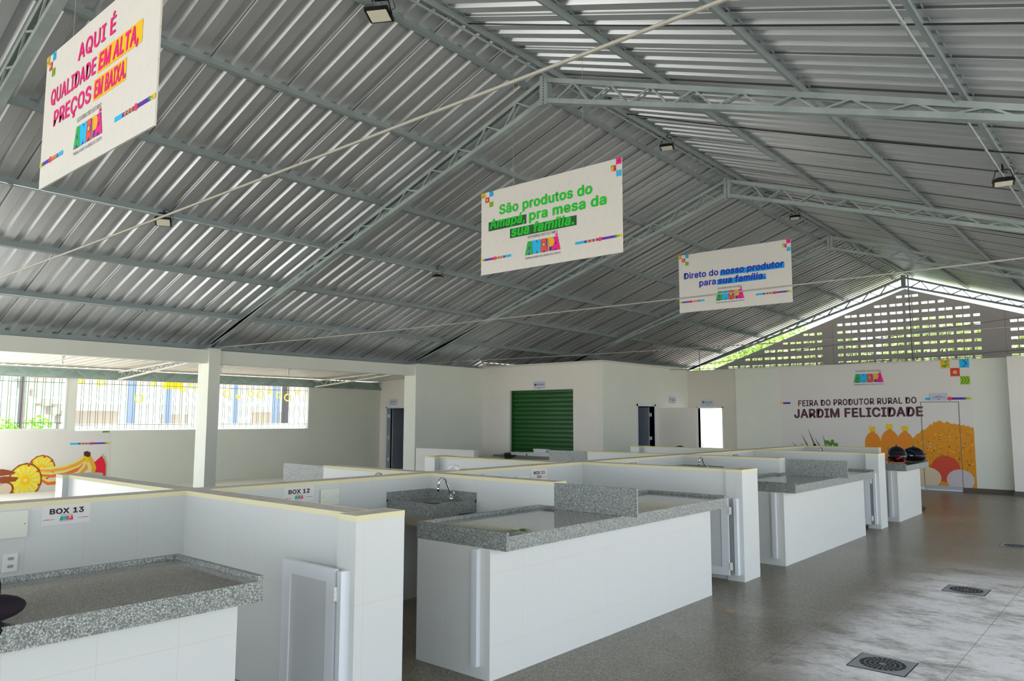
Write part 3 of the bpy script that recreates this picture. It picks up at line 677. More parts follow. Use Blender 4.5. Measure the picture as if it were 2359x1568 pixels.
# ================================================================== ANNEX on the left
ZT = 2.58
def A(y, z): return (y * 1.0916, 1.7 + (z - 1.7) * 1.0916)
wall_x('wall_annex', XA - 0.15, XA, 4.2, KE, 2.60, [(4.5, 6.62, 1.42, 2.60), (6.835, 13.30, 1.37, 2.60)], M_wall_green)
wall_y('wall_store', KE, KE + 0.15, XA - 0.15, XK - 0.2, 3.0, [(-19.20, -18.30, 0, 2.0)], M_wall_cream)
st = MB().box(-19.24, -19.18, KE - 0.015, KE + 0.15, 0, 2.05).box(-18.32, -18.26, KE - 0.015, KE + 0.15, 0, 2.05).box(-19.24, -18.26, KE - 0.015, KE + 0.15, 2.0, 2.05)
d = struct(st, 'door_4', M_alu)
lf = MB().box(-19.12, -19.08, KE + 0.16, KE + 0.95, 0.02, 1.98); lf.build('door_leaf', mat('grey blue door', srgb(150, 160, 176), 0.4), d)
for zz in (0.3, 1.0, 1.7): MB().box(-19.18, -19.12, KE + 0.05, KE + 0.10, zz, zz + 0.1).build('hinge', M_alu, d)
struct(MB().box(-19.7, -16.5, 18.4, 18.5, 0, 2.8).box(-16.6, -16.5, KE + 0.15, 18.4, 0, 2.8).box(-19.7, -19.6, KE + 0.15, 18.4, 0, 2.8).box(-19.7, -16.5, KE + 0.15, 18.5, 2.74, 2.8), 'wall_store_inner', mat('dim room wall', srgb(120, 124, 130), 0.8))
# annex roof (white sheet, gently falling away)
mb = MB(); prof = []; y = 3.4
while y < 16.1:
    for dy, dz in ((0, 0), (0.17, 0), (0.19, 0.03), (0.23, 0.03)): prof.append((y + dy, dz))
    y += 0.25
n = len(prof); mb.add([(-15.3, a, 3.02 + b) for a, b in prof] + [(-20.6, a, 2.86 + b) for a, b in prof], [(i, i + 1, n + i + 1, n + i) for i in range(n - 1)])
struct(mb, 'ceiling_annex', M_sheetw)
tag(MB().box(-15.42, -15.32, 3.4, KE, 2.83, 2.93).build('annex_purlin', M_steelgray), 'grey steel member just below the cream beam, carrying the annex roof', 'purlin')
# lattice edge girder
root = thing('lattice_girder', (XA + 0.02, 6.5, 2.62), 'long lattice girder of steel bars above the annex windows', 'girder')
for zz, nm in ((2.60, 'bottom_chord'), (2.81, 'top_chord')): MB().box(XA, XA + 0.05, 3.4, KE, zz, zz + 0.03).build(nm, M_steelgray, root)
y = 3.45
while y < KE - 0.3:
    MB().bar((XA + 0.025, y, 2.62), (XA + 0.025, y + 0.30, 2.81), 0.025, 0.025).build('diagonal', M_steelgray, root)
    MB().bar((XA + 0.025, y + 0.30, 2.81), (XA + 0.025, y + 0.58, 2.62), 0.025, 0.025).build('diagonal', M_steelgray, root); y += 0.6
tag(MB().box(XA - 0.35, XA - 0.10, 3.4, KE + 0.3, 2.62, 2.82).build('rain_gutter', mat('pale green gutter', srgb(170, 196, 184), 0.4)), 'pale green gutter box behind the lattice girder', 'gutter')
def small_truss(Y, label):
    root = thing('annex_truss', (-17.4, Y, 2.6), label, 'truss', 'small cross trusses of the annex roof')
    a0, a1 = Vector((XA + .06, Y, 2.80)), Vector((-15.43, Y, 2.96)); b0, b1 = Vector((XA + .06, Y, 2.62)), Vector((-15.43, Y, 2.90))
    m_ = mat('white painted steel', srgb(225, 222, 214), 0.5)
    MB().bar(a0, a1, 0.06, 0.03).build('top_chord', m_, root); MB().bar(b0, b1, 0.06, 0.03).build('bottom_chord', m_, root)
    n = 9
    for i in range(n):
        MB().bar(b0.lerp(b1, i / n), a0.lerp(a1, (i + .5) / n), 0.02, 0.02).build('diagonal', M_steelgray, root)
        MB().bar(a0.lerp(a1, (i + .5) / n), b0.lerp(b1, (i + 1) / n), 0.02, 0.02).build('diagonal', M_steelgray, root)
small_truss(7.75, 'small white truss meeting the near cream column'); small_truss(13.45, 'small white truss meeting the second cream column'); 
# grilled windows
def grille_window(nm, y0, y1, z0, z1):
    fr = MB().box(XA - 0.17, XA + 0.008, y0 - 0.0, y1, z0 - 0.03, z0).box(XA - 0.17, XA + 0.008, y1 - 0.035, y1, z0, z1)
    w_ = struct(fr, nm, M_white)
    g = MB(); y = y1 - 0.10
    while y > y0:
        for d_ in (0, -0.052):
            g.tube([(XA - 0.08, y + d_, z0 + 0.03), (XA - 0.08, y + d_, z1)], 0.0065, 5)
        g.tube([(XA - 0.08, y, z0 + 0.03), (XA - 0.08, y - 0.026, z0 + 0.012), (XA - 0.08, y - 0.052, z0 + 0.03)], 0.005, 4)
        y -= 0.172
    for zz in (z0 + 0.13, z1 - 0.11): g.box(XA - 0.09, XA - 0.07, y0, y1 - 0.04, zz, zz + 0.012)
    g.build('window_grille', M_greenpaint, w_)
grille_window('window_1', 4.5, 6.62, 1.42, 2.60); grille_window('window_2', 6.835, 13.30, 1.37, 2.60)
# bulb holders
for x, y, z, l in ((-17.3, 5.72, 2.87, 'bulb holder under the annex roof left of the near column'), (-17.3, 9.22, 2.85, 'bulb holder under the annex roof just right of the near column'), (-17.3, 11.1, 2.88, 'bulb holder under the annex roof midway between the columns')):
    r_ = thing('bulb_holder', (x, y, z + 0.1), l, 'lamp holder', 'bulb holders in the annex')
    MB().tube([(x, y, z + 0.09), (x, y, z + 0.05)], 0.05, 12).build('base', M_white, r_); MB().tube([(x, y, z + 0.05), (x, y, z - 0.02)], 0.022, 10).build('socket', M_white, r_)
    MB().blob((x, y, z - 0.05), (0.035, 0.035, 0.045), 12).build('bulb', M_white, r_, smooth=True)

# fruit poster on the annex wall
Y0p, W2 = 4.25, 3.40
root, S = printed('fruit_poster', (XA, Y0p, 0.02), (0, 1, 0), (1, 0, 0), W2, 1.34, 'printed wall poster of pineapple slices, bananas and a watermelon wedge', 'poster', 0.006)
def a2(y, z): yy_, zz_ = A(y, z); return (yy_ - Y0p, zz_ - 0.02)
def AP(part, pts, c, l): S.poly(part, [a2(*p) for p in pts], c, l)
def pineapple(cy, cz, ry, rz, l):
    n = 28; c = a2(cy, cz)
    S.poly('pineapple_print', [(c[0] + ry * 1.0916 * (1.06 + 0.035 * (k % 2)) * math.cos(2 * math.pi * k / n), c[1] + rz * 1.0916 * (1.05 + 0.035 * (k % 2)) * math.sin(2 * math.pi * k / n)) for k in range(n)], 'brown', l)
    S.disc('pineapple_print', c[0], c[1], ry * 1.07, 'pine', l + .001, 28, ry=rz * 1.07)
    for k in range(14):
        a = 2 * math.pi * k / 14; S.poly('pineapple_print', [(c[0] + ry * .35 * math.cos(a), c[1] + rz * .35 * math.sin(a)), (c[0] + ry * .95 * math.cos(a - .09), c[1] + rz * .95 * math.sin(a - .09)), (c[0] + ry * .95 * math.cos(a + .09), c[1] + rz * .95 * math.sin(a + .09))], 'banana_light', l + .0015)
    S.disc('pineapple_print', c[0], c[1], ry * .34, 'gold', l + .002, 20, ry=rz * .34); S.disc('pineapple_print', c[0], c[1], ry * .12, 'banana_light', l + .0025, 12, ry=rz * .12)
    for a in (80, 35, 150, -20): S.disc('pineapple_print', c[0] + ry * 1.0 * math.cos(R(a)), c[1] + rz * 1.0 * math.sin(R(a)), .03, 'red', l + .003, 4)
pineapple(5.665, 0.63, 0.235, 0.25, 0.0015)
AP('watermelon_print', [(6.86, .89), (6.93, .80), (6.97, .66), (6.97, .50), (6.96, .36), (6.60, .36), (6.60, .45)], 'rind', .002); AP('watermelon_print', [(6.835, .84), (6.90, .74), (6.935, .62), (6.935, .36), (6.58, .36), (6.60, .62)], 'melon', .003)
for y_, z_ in ((6.70, .66), (6.74, .60), (6.78, .69), (6.72, .54)): S.disc('watermelon_print', *a2(y_, z_), .011, 'black', .004, 6)
def banana(pts, w, l):
    n = len(pts); up_ = []; dn = []; mid = []
    for i, (y_, z_) in enumerate(pts):
        j = min(i + 1, n - 1); k = max(i - 1, 0); dy, dz = pts[j][0] - pts[k][0], pts[j][1] - pts[k][1]; q = math.hypot(dy, dz); ww = w * (0.45 + 0.9 * math.sin(math.pi * (i + .35) / n))
        up_.append((y_ - dz / q * ww, z_ + dy / q * ww)); dn.append((y_ + dz / q * ww, z_ - dy / q * ww)); mid.append((y_ - dz / q * ww * .15, z_ + dy / q * ww * .15))
    for i in range(n - 1):
        AP('banana_print', [up_[i], up_[i + 1], dn[i + 1], dn[i]], 'deep_orange' if l < .005 else 'banana', l)
        AP('banana_print', [up_[i], up_[i + 1], mid[i + 1], mid[i]], 'banana_light' if i < n - 2 else 'cap_yellow', l + .0004)
banana([(5.66, .40), (5.80, .32), (6.05, .34), (6.32, .45), (6.48, .62), (6.52, .83)], .055, .003)
banana([(5.62, .50), (5.85, .47), (6.12, .50), (6.38, .60), (6.50, .72), (6.52, .84)], .05, .004)
banana([(5.60, .60), (5.82, .585), (6.10, .615), (6.34, .70), (6.48, .80), (6.51, .86)], .045, .005)
banana([(6.10, .33), (6.36, .44), (6.50, .60), (6.55, .72), (6.54, .85)], .05, .0055)
banana([(6.50, .36), (6.64, .45), (6.66, .58), (6.60, .72), (6.55, .85)], .06, .006)
AP('banana_print', [(6.47, .86), (6.46, .93), (6.52, .955), (6.60, .92), (6.60, .84), (6.55, .82)], 'dkbrown', .008)
pineapple(5.375, 0.39, 0.285, 0.33, 0.0075)
for p_ in ([(4.6, .60), (4.95, .64), (5.10, .60), (5.20, .56), (5.10, .52), (4.9, .50), (4.6, .48)], [(4.6, .44), (5.0, .49), (5.25, .46), (5.20, .38), (5.0, .37), (4.6, .30)]): AP('cassava_print', p_, 'brown', .012)
S.disc('cassava_print', *a2(5.04, .24), .15, 'brown', .013); S.disc('cassava_print', *a2(5.02, .235), .13, 'cream', .014); S.disc('cassava_print', *a2(4.90, .13), .10, 'cream', .015)
S.rect('ribbon_print', a2(6.822, 1.368)[0], 1.34 - 0.045, .165, .04, 'lime', .002)
for q in range(4): x_ = a2(6.822, 1.368)[0] + .01 + q * .04; S.poly('ribbon_print', [(x_, 1.295), (x_ + .015, 1.295), (x_ + .03, 1.335), (x_ + .015, 1.335)], 'leaf', .003)
ribbon(S, a2(6.18, 0)[0], a2(0, 1.117)[1], 0.89, .042)
S.finish(root)

# ================================================================== STALLS
HP = 1.158; XW = -5.493; TH = 0.18; XC = -3.412; XG = -3.272; XWB = XW - TH
def part_body(root, bx, name='body'):
    MB().box(*bx[:4], 0, HP, 0, 1).build(name, [M_tile, M_cap], root)
def tape_ring(root, x0, x1, y0, y1, sides, name='edge_tape'):
    e = 0.0018; mb = MB(); z0 = HP - 0.03; z1 = HP + 0.0012; k = 0.012
    if 'S' in sides: mb.box(x0, x1, y0 - e, y0, z0, z1)
    if 'N' in sides: mb.box(x0, x1, y1, y1 + e, z0, z1)
    if 'E' in sides: mb.box(x1, x1 + e, y0, y1, z0, z1)
    if 'W' in sides: mb.box(x0 - e, x0, y0, y1, z0, z1)
    mb.build(name, M_tape, root)
root = thing('partition_wall', ((XW + XWB) / 2, 7.4, 0), 'long central tiled partition carrying the BOX number signs', 'partition')
part_body(root, (XWB, XW, -1.2, 15.62)); tape_ring(root, XWB, XW, -1.2, 15.62, 'EWN')
JX = M_alu
def cross(Y, x_end, label, pillar=None, side=1, jamb=True):
    """side=1: towards the aisle (+X), side=-1: towards the left"""
    x0, x1 = (XW, x_end) if side == 1 else (x_end, XWB)
    root = thing('partition_wall', ((x0 + x1) / 2, Y + 0.09, 0), label, 'partition', 'tiled cross partitions between the boxes')
    xa, xb = x0, x1
    if pillar:
        px0, px1, py0, py1 = pillar
        if side == 1: xb = px0
        else: xa = px1
    if pillar: part_body(root, (xa, xb, Y, Y + 0.17))
    else:
        b_ = MB(); s0 = min(xb, -4.131) if side == 1 else max(xa, -7.069)
        if side == 1: b_.box(xa, s0, Y, Y + 0.17, 0, HP, 0, 1); b_.box(s0, xb, Y, Y + 0.17, 0.958, HP, 0, 1)
        else: b_.box(s0, xb, Y, Y + 0.17, 0, HP, 0, 1); b_.box(xa, s0, Y, Y + 0.17, 0.958, HP, 0, 1)
        b_.build('body', [M_tile, M_cap], root)
    tape_ring(root, xa, xb, Y, Y + 0.17, 'SN' + (('E' if side == 1 else 'W') if not pillar else ''))
    if pillar:
        part_body(root, pillar, 'end_pillar'); tape_ring(root, *pillar, 'SNEW', 'edge_tape')
    return root
def gate(root_pillar, xp, yp, label, leaf_x0, leaf_x1, leaf_y, ang=0.0):
    # fixed jamb on the pillar and the hinged leaf
    MB().box(xp - 0.035, xp + 0.0, yp - 0.06, yp, 0.07, 0.86).box(xp - 0.045, xp - 0.035, yp - 0.035, yp, 0.07, 0.86).build('gate_jamb', M_alu, root_pillar)
    g = thing('stall_gate', ((leaf_x0 + leaf_x1) / 2, leaf_y, 0.07), label, 'gate', 'low white aluminium stall gates')
    y0, y1 = leaf_y - 0.015, leaf_y + 0.015; z0, z1, b = 0.07, 0.865, 0.075
    rot = Matrix.Rotation(ang, 3, 'Z'); piv = Vector((leaf_x1, leaf_y, 0))
    def mk(mb, nm, m, **kw):
        mb.v = [piv + rot @ (p - piv) for p in mb.v]; return mb.build(nm, m, g, **kw)
    f = MB().box(leaf_x0, leaf_x0 + b, y0, y1, z0, z1).box(leaf_x1 - b, leaf_x1, y0, y1, z0, z1).box(leaf_x0 + b, leaf_x1 - b, y0, y1, z1 - b, z1).box(leaf_x0 + b, leaf_x1 - b, y0, y1, z0, z0 + b)
    mk(f, 'frame', M_alu)
    mk(MB().box(leaf_x0 + b, leaf_x1 - b, leaf_y - 0.006, leaf_y + 0.006, z0 + b, z1 - b), 'panel', M_alup)
    mk(MB().box(leaf_x0 + b, leaf_x0 + b + 0.008, y0 - 0.001, y0 + 0.008, z0 + b, z1 - b).box(leaf_x0 + b, leaf_x1 - b, y0 - 0.001, y0 + 0.006, z0 + b, z0 + b + 0.006), 'bead', M_white)
    for zz in (0.13, 0.70):
        h = MB(); h.box(leaf_x1, xp - 0.036, leaf_y - 0.018, leaf_y - 0.010, zz, zz + 0.075)
        for q in range(3): h.tube([((leaf_x1 + xp - 0.036) / 2, leaf_y - 0.016, zz + q * 0.026), ((leaf_x1 + xp - 0.036) / 2, leaf_y - 0.016, zz + q * 0.026 + 0.022)], 0.008, 8)
        h.build('hinge', M_white, g)
p = cross(2.701, XC, 'tiled cross partition between BOX 13 and BOX 12 with a pillar end', (-3.576, XC, 2.648, 2.999))
gate(p, -3.455, 2.648, 'white panelled stall gate standing open in BOX 13, nearest gate', -4.02, -3.512, 2.60)
cross(5.147, -3.955, 'tiled cross partition between BOX 12 and BOX 11, ending at the granite divider')
p = cross(7.727, XC, 'tiled cross partition between BOX 11 and BOX 10 with a pillar end', (-3.60, XC, 7.70, 8.10))
gate(p, -3.455, 7.70, 'white stall gate beside the far end of the first full counter', -4.05, -3.53, 7.60, 0.12)
cross(10.345, -4.03, 'tiled cross partition between BOX 10 and BOX 09, ending at a granite divider')
p = cross(12.883, XC, 'tiled cross partition between BOX 09 and BOX 08 with a pillar end', (-3.60, XC, 12.755, 13.132))
gate(p, -3.455, 12.755, 'white stall gate at the far end of the second full counter', -4.05, -3.53, 12.66, 0.12)
cross(15.45, -4.12, 'farthest tiled cross partition, beyond the helmets')
cross(2.70, -7.97, 'tiled cross partition on the far side opposite BOX 12, with a slim pillar end', (-7.97, -7.80, 2.65, 3.0), -1)
cross(5.147, -7.25, 'tiled cross partition on the far side, ending at the left granite divider', None, -1)
cross(7.45, -7.75, 'tiled cross partition on the far side behind BOX 11, with a pillar end', (-7.95, -7.75, 7.35, 7.75), -1)
cross(10.345, -7.25, 'tiled cross partition on the far side, ending at the divider near the kiosk', None, -1)
cross(12.9, -7.75, 'farthest tiled cross partition on the left side of the boxes, with a pillar end', (-7.95, -7.75, 12.8, 13.15), -1)

def counter(y0, y1, label, div_y=None, side=1, stop=True, top_only=False):
    f = (lambda x: x) if side == 1 else (lambda x: -11.20 - x)
    def bx(a, b, c, d, e, g, mi=0, top=None):
        x0, x1 = sorted((f(a), f(b))); return MB().box(x0, x1, c, d, e, g, mi, top)
    root = thing('stall_counter', (f(-3.75), (y0 + y1) / 2, 0), label, 'counter', 'granite topped tiled counters')
    bx(-4.118, XC, y0, y1, 0, 0.838).build('base', M_tile, root)
    yt0, yt1 = y0 + 0.002, y1 + 0.045
    x0, x1 = sorted((f(-4.13), f(XG))); xi0, xi1 = sorted((f(-4.105), f(XG)))
    tp = MB().box(x0, x1, yt0, yt1, 0.838, 0.932, 0, 1)
    tp.build('countertop', [M_gran, M_granp], root)
    a, b = sorted((f(-4.13), f(-4.105)))
    MB().box(a, b, yt0, yt1, 0.9325, 0.957).box(xi0, xi1, yt0, yt0 + 0.025, 0.9325, 0.957).box(xi0, xi1, yt1 - 0.025, yt1, 0.9325, 0.957).build('raised_rim', M_gran, root)
    if div_y is not None: bx(-3.95, -3.145, div_y, div_y + 0.02, 0.933, 1.152).build('divider', M_gran, root)
    if stop and side == 1:
        MB().box(-3.555, -3.535, y0 - 0.03, y0, 0.08, 0.832).box(-3.535, -3.50, y0 - 0.035, y0 - 0.0, 0.08, 0.832).build('gate_stop', M_alu, root)
    return root
counter(-1.3, 1.956, 'nearest granite counter at the lower left, below the BOX 13 sign', None, 1, False)
counter(3.748, 6.94, 'long granite counter with tiled front in the centre foreground', 5.147)
counter(8.832, 11.95, 'long granite counter beyond the second pillar, middle distance', 10.345)
counter(13.824, 15.37, 'short granite counter carrying the two helmets', None)
counter(3.75, 6.94, 'granite counter on the far side of the long partition, behind BOX 12', 5.147, -1)
counter(8.83, 11.98, 'granite counter on the far side of the long partition, near the kiosk', 10.345, -1)

# sinks
def sink(Yw, label, side=1, dirn=-1):
    """corner sink: against long wall and cross partition face at Yw; dirn -1: extends towards -Y"""
    f = (lambda x: x) if side == 1 else (lambda x: XW + XWB - x)
    def bx(a, b, c, d, e, g, mb=None, mi=0):
        x0, x1 = sorted((f(a), f(b))); y0, y1 = sorted((c, d)); return (mb or MB()).box(x0, x1, y0, y1, e, g, mi)
    Y = lambda d: Yw + dirn * d
    root = thing('corner_sink', (f(-5.17), Y(0.27), 0.84), label, 'sink', 'granite corner sinks with gooseneck taps')
    s = MB()   # slab as a frame round the bowl opening
    for q in ((XW, -5.36, 0, .515), (-4.97, -4.886, 0, .515), (-5.36, -4.97, 0, .14), (-5.36, -4.97, .46, .515)): bx(q[0], q[1], Y(q[2]), Y(q[3]), 0.90, 0.925, s)
    bx(-4.885, -4.86, Y(0), Y(.541), 0.838, 0.945, s); bx(XW, -4.885, Y(.516), Y(.541), 0.838, 0.945, s)
    s.build('slab', M_gran, root)
    s = MB(); bx(XW, XW + 0.02, Y(0), Y(.541), 0.925, 1.013, s); bx(XW + .02, -4.86, Y(0), Y(.02), 0.925, 1.013, s); s.build('splashback', M_gran, root)
    b = MB(); z0, z1 = 0.735, 0.90
    for q in ((-5.37, -5.36, .13, .47), (-4.97, -4.96, .13, .47), (-5.36, -4.97, .13, .14), (-5.36, -4.97, .46, .47)): bx(q[0], q[1], Y(q[2]), Y(q[3]), z0, z1, b)
    bx(-5.37, -4.96, Y(.13), Y(.47), z0 - .008, z0, b); b.build('bowl', M_stainless, root)
    xf, yf = f(-5.10), Y(0.09); t_ = MB(); t_.tube([(xf, yf, 0.925), (xf, yf, 0.97)], [0.026, 0.02], 12)
    fa = t_.build('tap_body', M_chrome, root, smooth=True)
    pts = [Vector((xf, yf, 0.96)), Vector((xf - .005 * side, Y(.11), 1.03))]
    for k in range(9):
        a = math.pi * k / 8; pts.append(Vector((xf - 0.02 * side, Y(.135 + .05 * (1 - math.cos(a))), 1.095 + .045 * math.sin(a))))
    pts.append(Vector((xf - .025 * side, Y(.238), 1.05)))
    MB().tube(pts, 0.009, 10).build('spout', M_chrome, fa, smooth=True)
    MB().tube([pts[-1] + Vector((0, 0, .02)), pts[-1] - Vector((0, 0, .03))], 0.013, 10).build('aerator', M_chrome, fa, smooth=True)
    MB().tube([(xf, yf, .96), (xf + .045 * side, yf, .985), (xf + .03 * side, yf, 1.03)], 0.006, 8).build('lever', M_chrome, fa, smooth=True)
sink(5.147, 'granite corner sink in BOX 12 with steel bowl and gooseneck tap')
sink(5.317, 'corner sink hidden behind the BOX 12 partition, only the tap arch showing', 1, 1)
sink(5.147, 'corner sink on the far side of the long partition, tap arch above the cap', -1, -1)
sink(10.345, 'corner sink in BOX 10, tap and granite edge above the partition', 1, -1)
sink(15.45, 'farthest corner sink, tap tip above the partition', 1, -1)

# BOX signs
def box_sign(n, y, z, label):
    w, h = 0.29, 0.125
    root, S = printed('box_sign', (XW, y, z), (0, 1, 0), (1, 0, 0), w, h, label, 'sign', 0.004, 'white', 'BOX number signs on the long partition')
    S.text('lettering', 'BOX ' + n, 0.045, 0.068, 0.205, 0.034, 'black', 0.0015, 0.05)
    logo(S, 0.105, 0.025, 0.083, 0.0015, words=True); ribbon(S, 0.004, 0.034, 0.075, 0.0035, True, lay=0.0015); ribbon(S, 0.211, 0.034, 0.075, 0.0035, False, lay=0.0015)
    S.finish(root)
box_sign('13', 1.755, 1.003, 'white sign reading BOX 13 on the nearest partition'); box_sign('12', 3.515, 1.002, 'white sign reading BOX 12')
box_sign('11', 6.715, 0.99, 'white sign reading BOX 11'); box_sign('10', 8.75, 1.0, 'white sign reading BOX 10, half hidden by a partition'); box_sign('09', 12.0, 1.0, 'tiny white sign reading BOX 09')
# electrical boxes and outlet
def ebox(y0, y1, z0, z1, label):
    root = thing('electrical_box', (XW, (y0 + y1) / 2, z0), label, 'electrical box', 'white electrical boxes')
    MB().box(XW, XW + 0.022, y0, y1, z0, z1).build('cover', mat('ivory plastic', srgb(222, 226, 212), 0.4), root, bevel=0.006)
    for yy in (y0 + 0.02, y1 - 0.02): MB().tube([(XW + 0.022, yy, (z0 + z1) / 2), (XW + 0.025, yy, (z0 + z1) / 2)], 0.003, 8).build('screw', M_black, root)
ebox(1.40, 1.678, 0.945, 1.115, 'ivory electrical box cover left of the BOX 13 sign'); ebox(3.87, 4.06, 0.95, 1.09, 'ivory electrical box cover right of the BOX 12 sign'); ebox(6.45, 6.66, 0.94, 1.06, 'ivory electrical box cover left of the BOX 11 sign')
root = thing('wall_outlet', (XW, 1.595, 0.737), 'white double wall outlet above the nearest counter', 'outlet')
MB().box(XW, XW + 0.012, 1.555, 1.638, 0.738, 0.853).build('plate', M_white, root, bevel=0.0058)
for zc in (0.775, 0.822):
    MB().prism([(-.02, 0), (-.012, .01), (.012, .01), (.02, 0), (.012, -.01), (-.012, -.01)], (XW + .012, 1.597, zc), (0, 1, 0), (0, 0, 1), (1, 0, 0), .002).build('socket', mat('grey socket', srgb(170, 176, 172), 0.5), root)
    for d_ in (-.009, 0, .009): MB().tube([(XW + .014, 1.597 + d_, zc - (0.004 if d_ == 0 else 0)), (XW + .0145, 1.597 + d_, zc - (0.004 if d_ == 0 else 0))], .0022, 8).build('pin_hole', M_black, root)

# helmets on the short counter
def helmet(c, rz, label, accent, k=1.0):
    c = Vector(c); root = thing('motorcycle_helmet', c, label, 'helmet', 'motorcycle helmets on the short counter')
    rot = Matrix.Rotation(R(rz), 3, 'Z')
    def fn(q, d):
        q = q.copy()
        if q.z < -0.09: q.z = -0.09 + (q.z + 0.09) * 0.15
        if d.x > 0.2 and d.z < 0.1: q.x += 0.035 * (d.x - 0.2)         # chin bar
        if d.x < -0.5: q.z += 0.0; q.x -= 0.012
        return q * k
    MB().blob(c + Vector((0, 0, 0.105 * k)), (0.165, 0.125, 0.135), 28, fn=fn, rot=rot).build('shell', mat('glossy black shell', srgb(18, 16, 24), 0.12), root, smooth=True)
    def pt(th, ph, s=1.012):
        d = Vector((math.sin(th) * math.cos(ph), math.sin(th) * math.sin(ph), math.cos(th))); q = fn(Vector((d.x * .165, d.y * .125, d.z * .135)), d) * s; return c + Vector((0, 0, 0.105 * k)) + rot @ q
    def patch(nm, th0, th1, ph0, ph1, m, skew=0.0, s=1.012, n=8):
        mb = MB(); vs = []
        for i in range(n + 1):
            for j in range(n + 1):
                fi, fj = i / n, j / n; vs.append(pt(R(th0 + (th1 - th0) * fi + skew * fj), R(ph0 + (ph1 - ph0) * fj), s))
        fs = [(i * (n + 1) + j, i * (n + 1) + j + 1, (i + 1) * (n + 1) + j + 1, (i + 1) * (n + 1) + j) for i in range(n) for j in range(n)]
        mb.add(vs, fs).build(nm, m, root, smooth=True)
    patch('visor', 62, 100, -62, 62, mat('smoked visor', srgb(34, 34, 44), 0.06), 0, 1.02)
    for a, sk in (((-75, 16), (-28, -16), (18, 16), (100, 14)) if k > 1.2 else ((60, 8),)): patch('stripe', 106, 115, a, a + 32, accent, sk, 1.02)
    for a in (-100, 70): patch('stripe', 50, 55, a, a + 40, accent, 10, 1.014)
    patch('badge', 88, 95, -84, -70, M_white, 0, 1.02); patch('badge', 88, 95, 70, 84, M_white, 0, 1.02)
    MB().box(c.x - .012, c.x + .012, c.y - .02, c.y + .02, c.z + .232 * k, c.z + .262 * k).build('top_vent', M_black, root, bevel=.006)
helmet((-3.60, 14.62, 0.932), -60, 'glossy black motorcycle helmet with red stripes on the short counter', mat('red decal', srgb(224, 20, 24), 0.3), 1.22)
helmet((-3.46, 15.20, 0.932), -20, 'glossy black motorcycle helmet with blue mark, right of the red striped one', mat('blue decal', srgb(30, 90, 220), 0.3), 1.12)
tag(MB().tube([(-3.78, 14.80, 0.933), (-3.80, 14.86, 1.19)], [0.011, 0.014], 10).build('teal_straw', mat('teal plastic', srgb(70, 170, 176), 0.4), smooth=True), 'thin teal tube standing between the two helmets', 'tube')
# black bundle at the left edge of the near counter
mb = MB()
mb.blob((-3.36, 0.90, 0.985), (0.10, 0.145, 0.05), 20, rot=Matrix.Rotation(R(10), 3, 'Z')); mb.blob((-3.56, 0.89, 1.02), (0.09, 0.12, 0.11), 18); mb.blob((-3.30, 0.86, 0.92), (0.055, 0.10, 0.055), 16)
tag(mb.build('black_hat', mat('black cloth', srgb(24, 12, 26), 0.9), smooth=True), 'black cloth cap lying on the near counter at the left edge', 'cap')
# leaf scrap, green leaf, crumpled paper, hanging bag tip
def leaf(c, L, rz, m, nm, label, curl=.015):
    mb = MB(); c = Vector(c); rot = Matrix.Rotation(R(rz), 3, 'Z'); n = 7; vs = []
    for i in range(n):
        f = i / (n - 1); w = L * .26 * math.sin(math.pi * min(1, f * .95 + .03)); zz = curl * math.sin(math.pi * f)
        for s_ in (-1, 0, 1): vs.append(c + rot @ Vector(((f - .5) * L, s_ * w, zz + (0.006 if s_ else 0) + 0.002)))
    mb.add(vs, [(i * 3 + j, i * 3 + j + 1, i * 3 + j + 4, i * 3 + j + 3) for i in range(n - 1) for j in range(2)]); tag(mb.build(nm, m), label, 'leaf')
leaf((-2.975, 6.40, 0.001), 0.09, 40, mat('dry leaf', srgb(190, 130, 60), 0.8), 'dry_leaf', 'small curled orange dry leaf on the floor in front of the long counter')
mb = MB()
for a in (-25, 0, 22, 40, 160, 190): 
    rot = Matrix.Rotation(R(a + 60), 3, 'Z'); c = Vector((-3.40, 4.02, 0.9335)); mb.add([c + rot @ Vector(p) for p in ((0, -.004, 0), (.05, -.009, .004), (.11, 0, .002), (.05, .009, .004), (0, .004, 0))], [(0, 1, 2, 3, 4)])
tag(mb.build('green_sprig', mat('green leaf', srgb(40, 130, 60), 0.6)), 'small green sprig left on the centre counter', 'sprig')
mb = MB(); mb.blob((XW - .10, 5.60, HP + .025), (.08, .05, .028), 12, fn=lambda q, d: q * (1 + .25 * math.sin(9 * d.x + 5 * d.y) * math.cos(7 * d.z)))
tag(mb.build('crumpled_paper', M_white), 'crumpled white paper on the long partition cap', 'paper')
mb = MB().blob((-3.55, 15.98, 0.035), (0.07, 0.17, 0.035), 14, fn=lambda q, d: Vector((q.x, q.y, q.z * (1 - .5 * d.y))))
tag(mb.build('shoe', mat('black red shoe', srgb(30, 14, 18), 0.5), smooth=True), 'dark shoe tip on the floor behind the short counter', 'shoe')
mb = MB(); mb.blob((-9.13, 17.0, 0.93), (.21, .13, .10), 16, fn=lambda q, d: Vector((q.x * (1 - .35 * max(0, d.z)), q.y, q.z)))
MB_ = mb; tag(mb.build('backpack', M_black, smooth=True), 'black backpack top showing above the far cap in front of the privacy screen', 'backpack')
tag(MB().box(-9.5, -8.5, 16.7, 17.4, 0.79, 0.83).box(-9.47, -9.42, 16.73, 16.78, 0, .79).box(-8.58, -8.53, 16.73, 16.78, 0, .79).box(-9.47, -9.42, 17.32, 17.37, 0, .79).box(-8.58, -8.53, 17.32, 17.37, 0, .79).build('side_table', M_wall_white), 'low table hidden behind the partitions under the backpack', 'table')

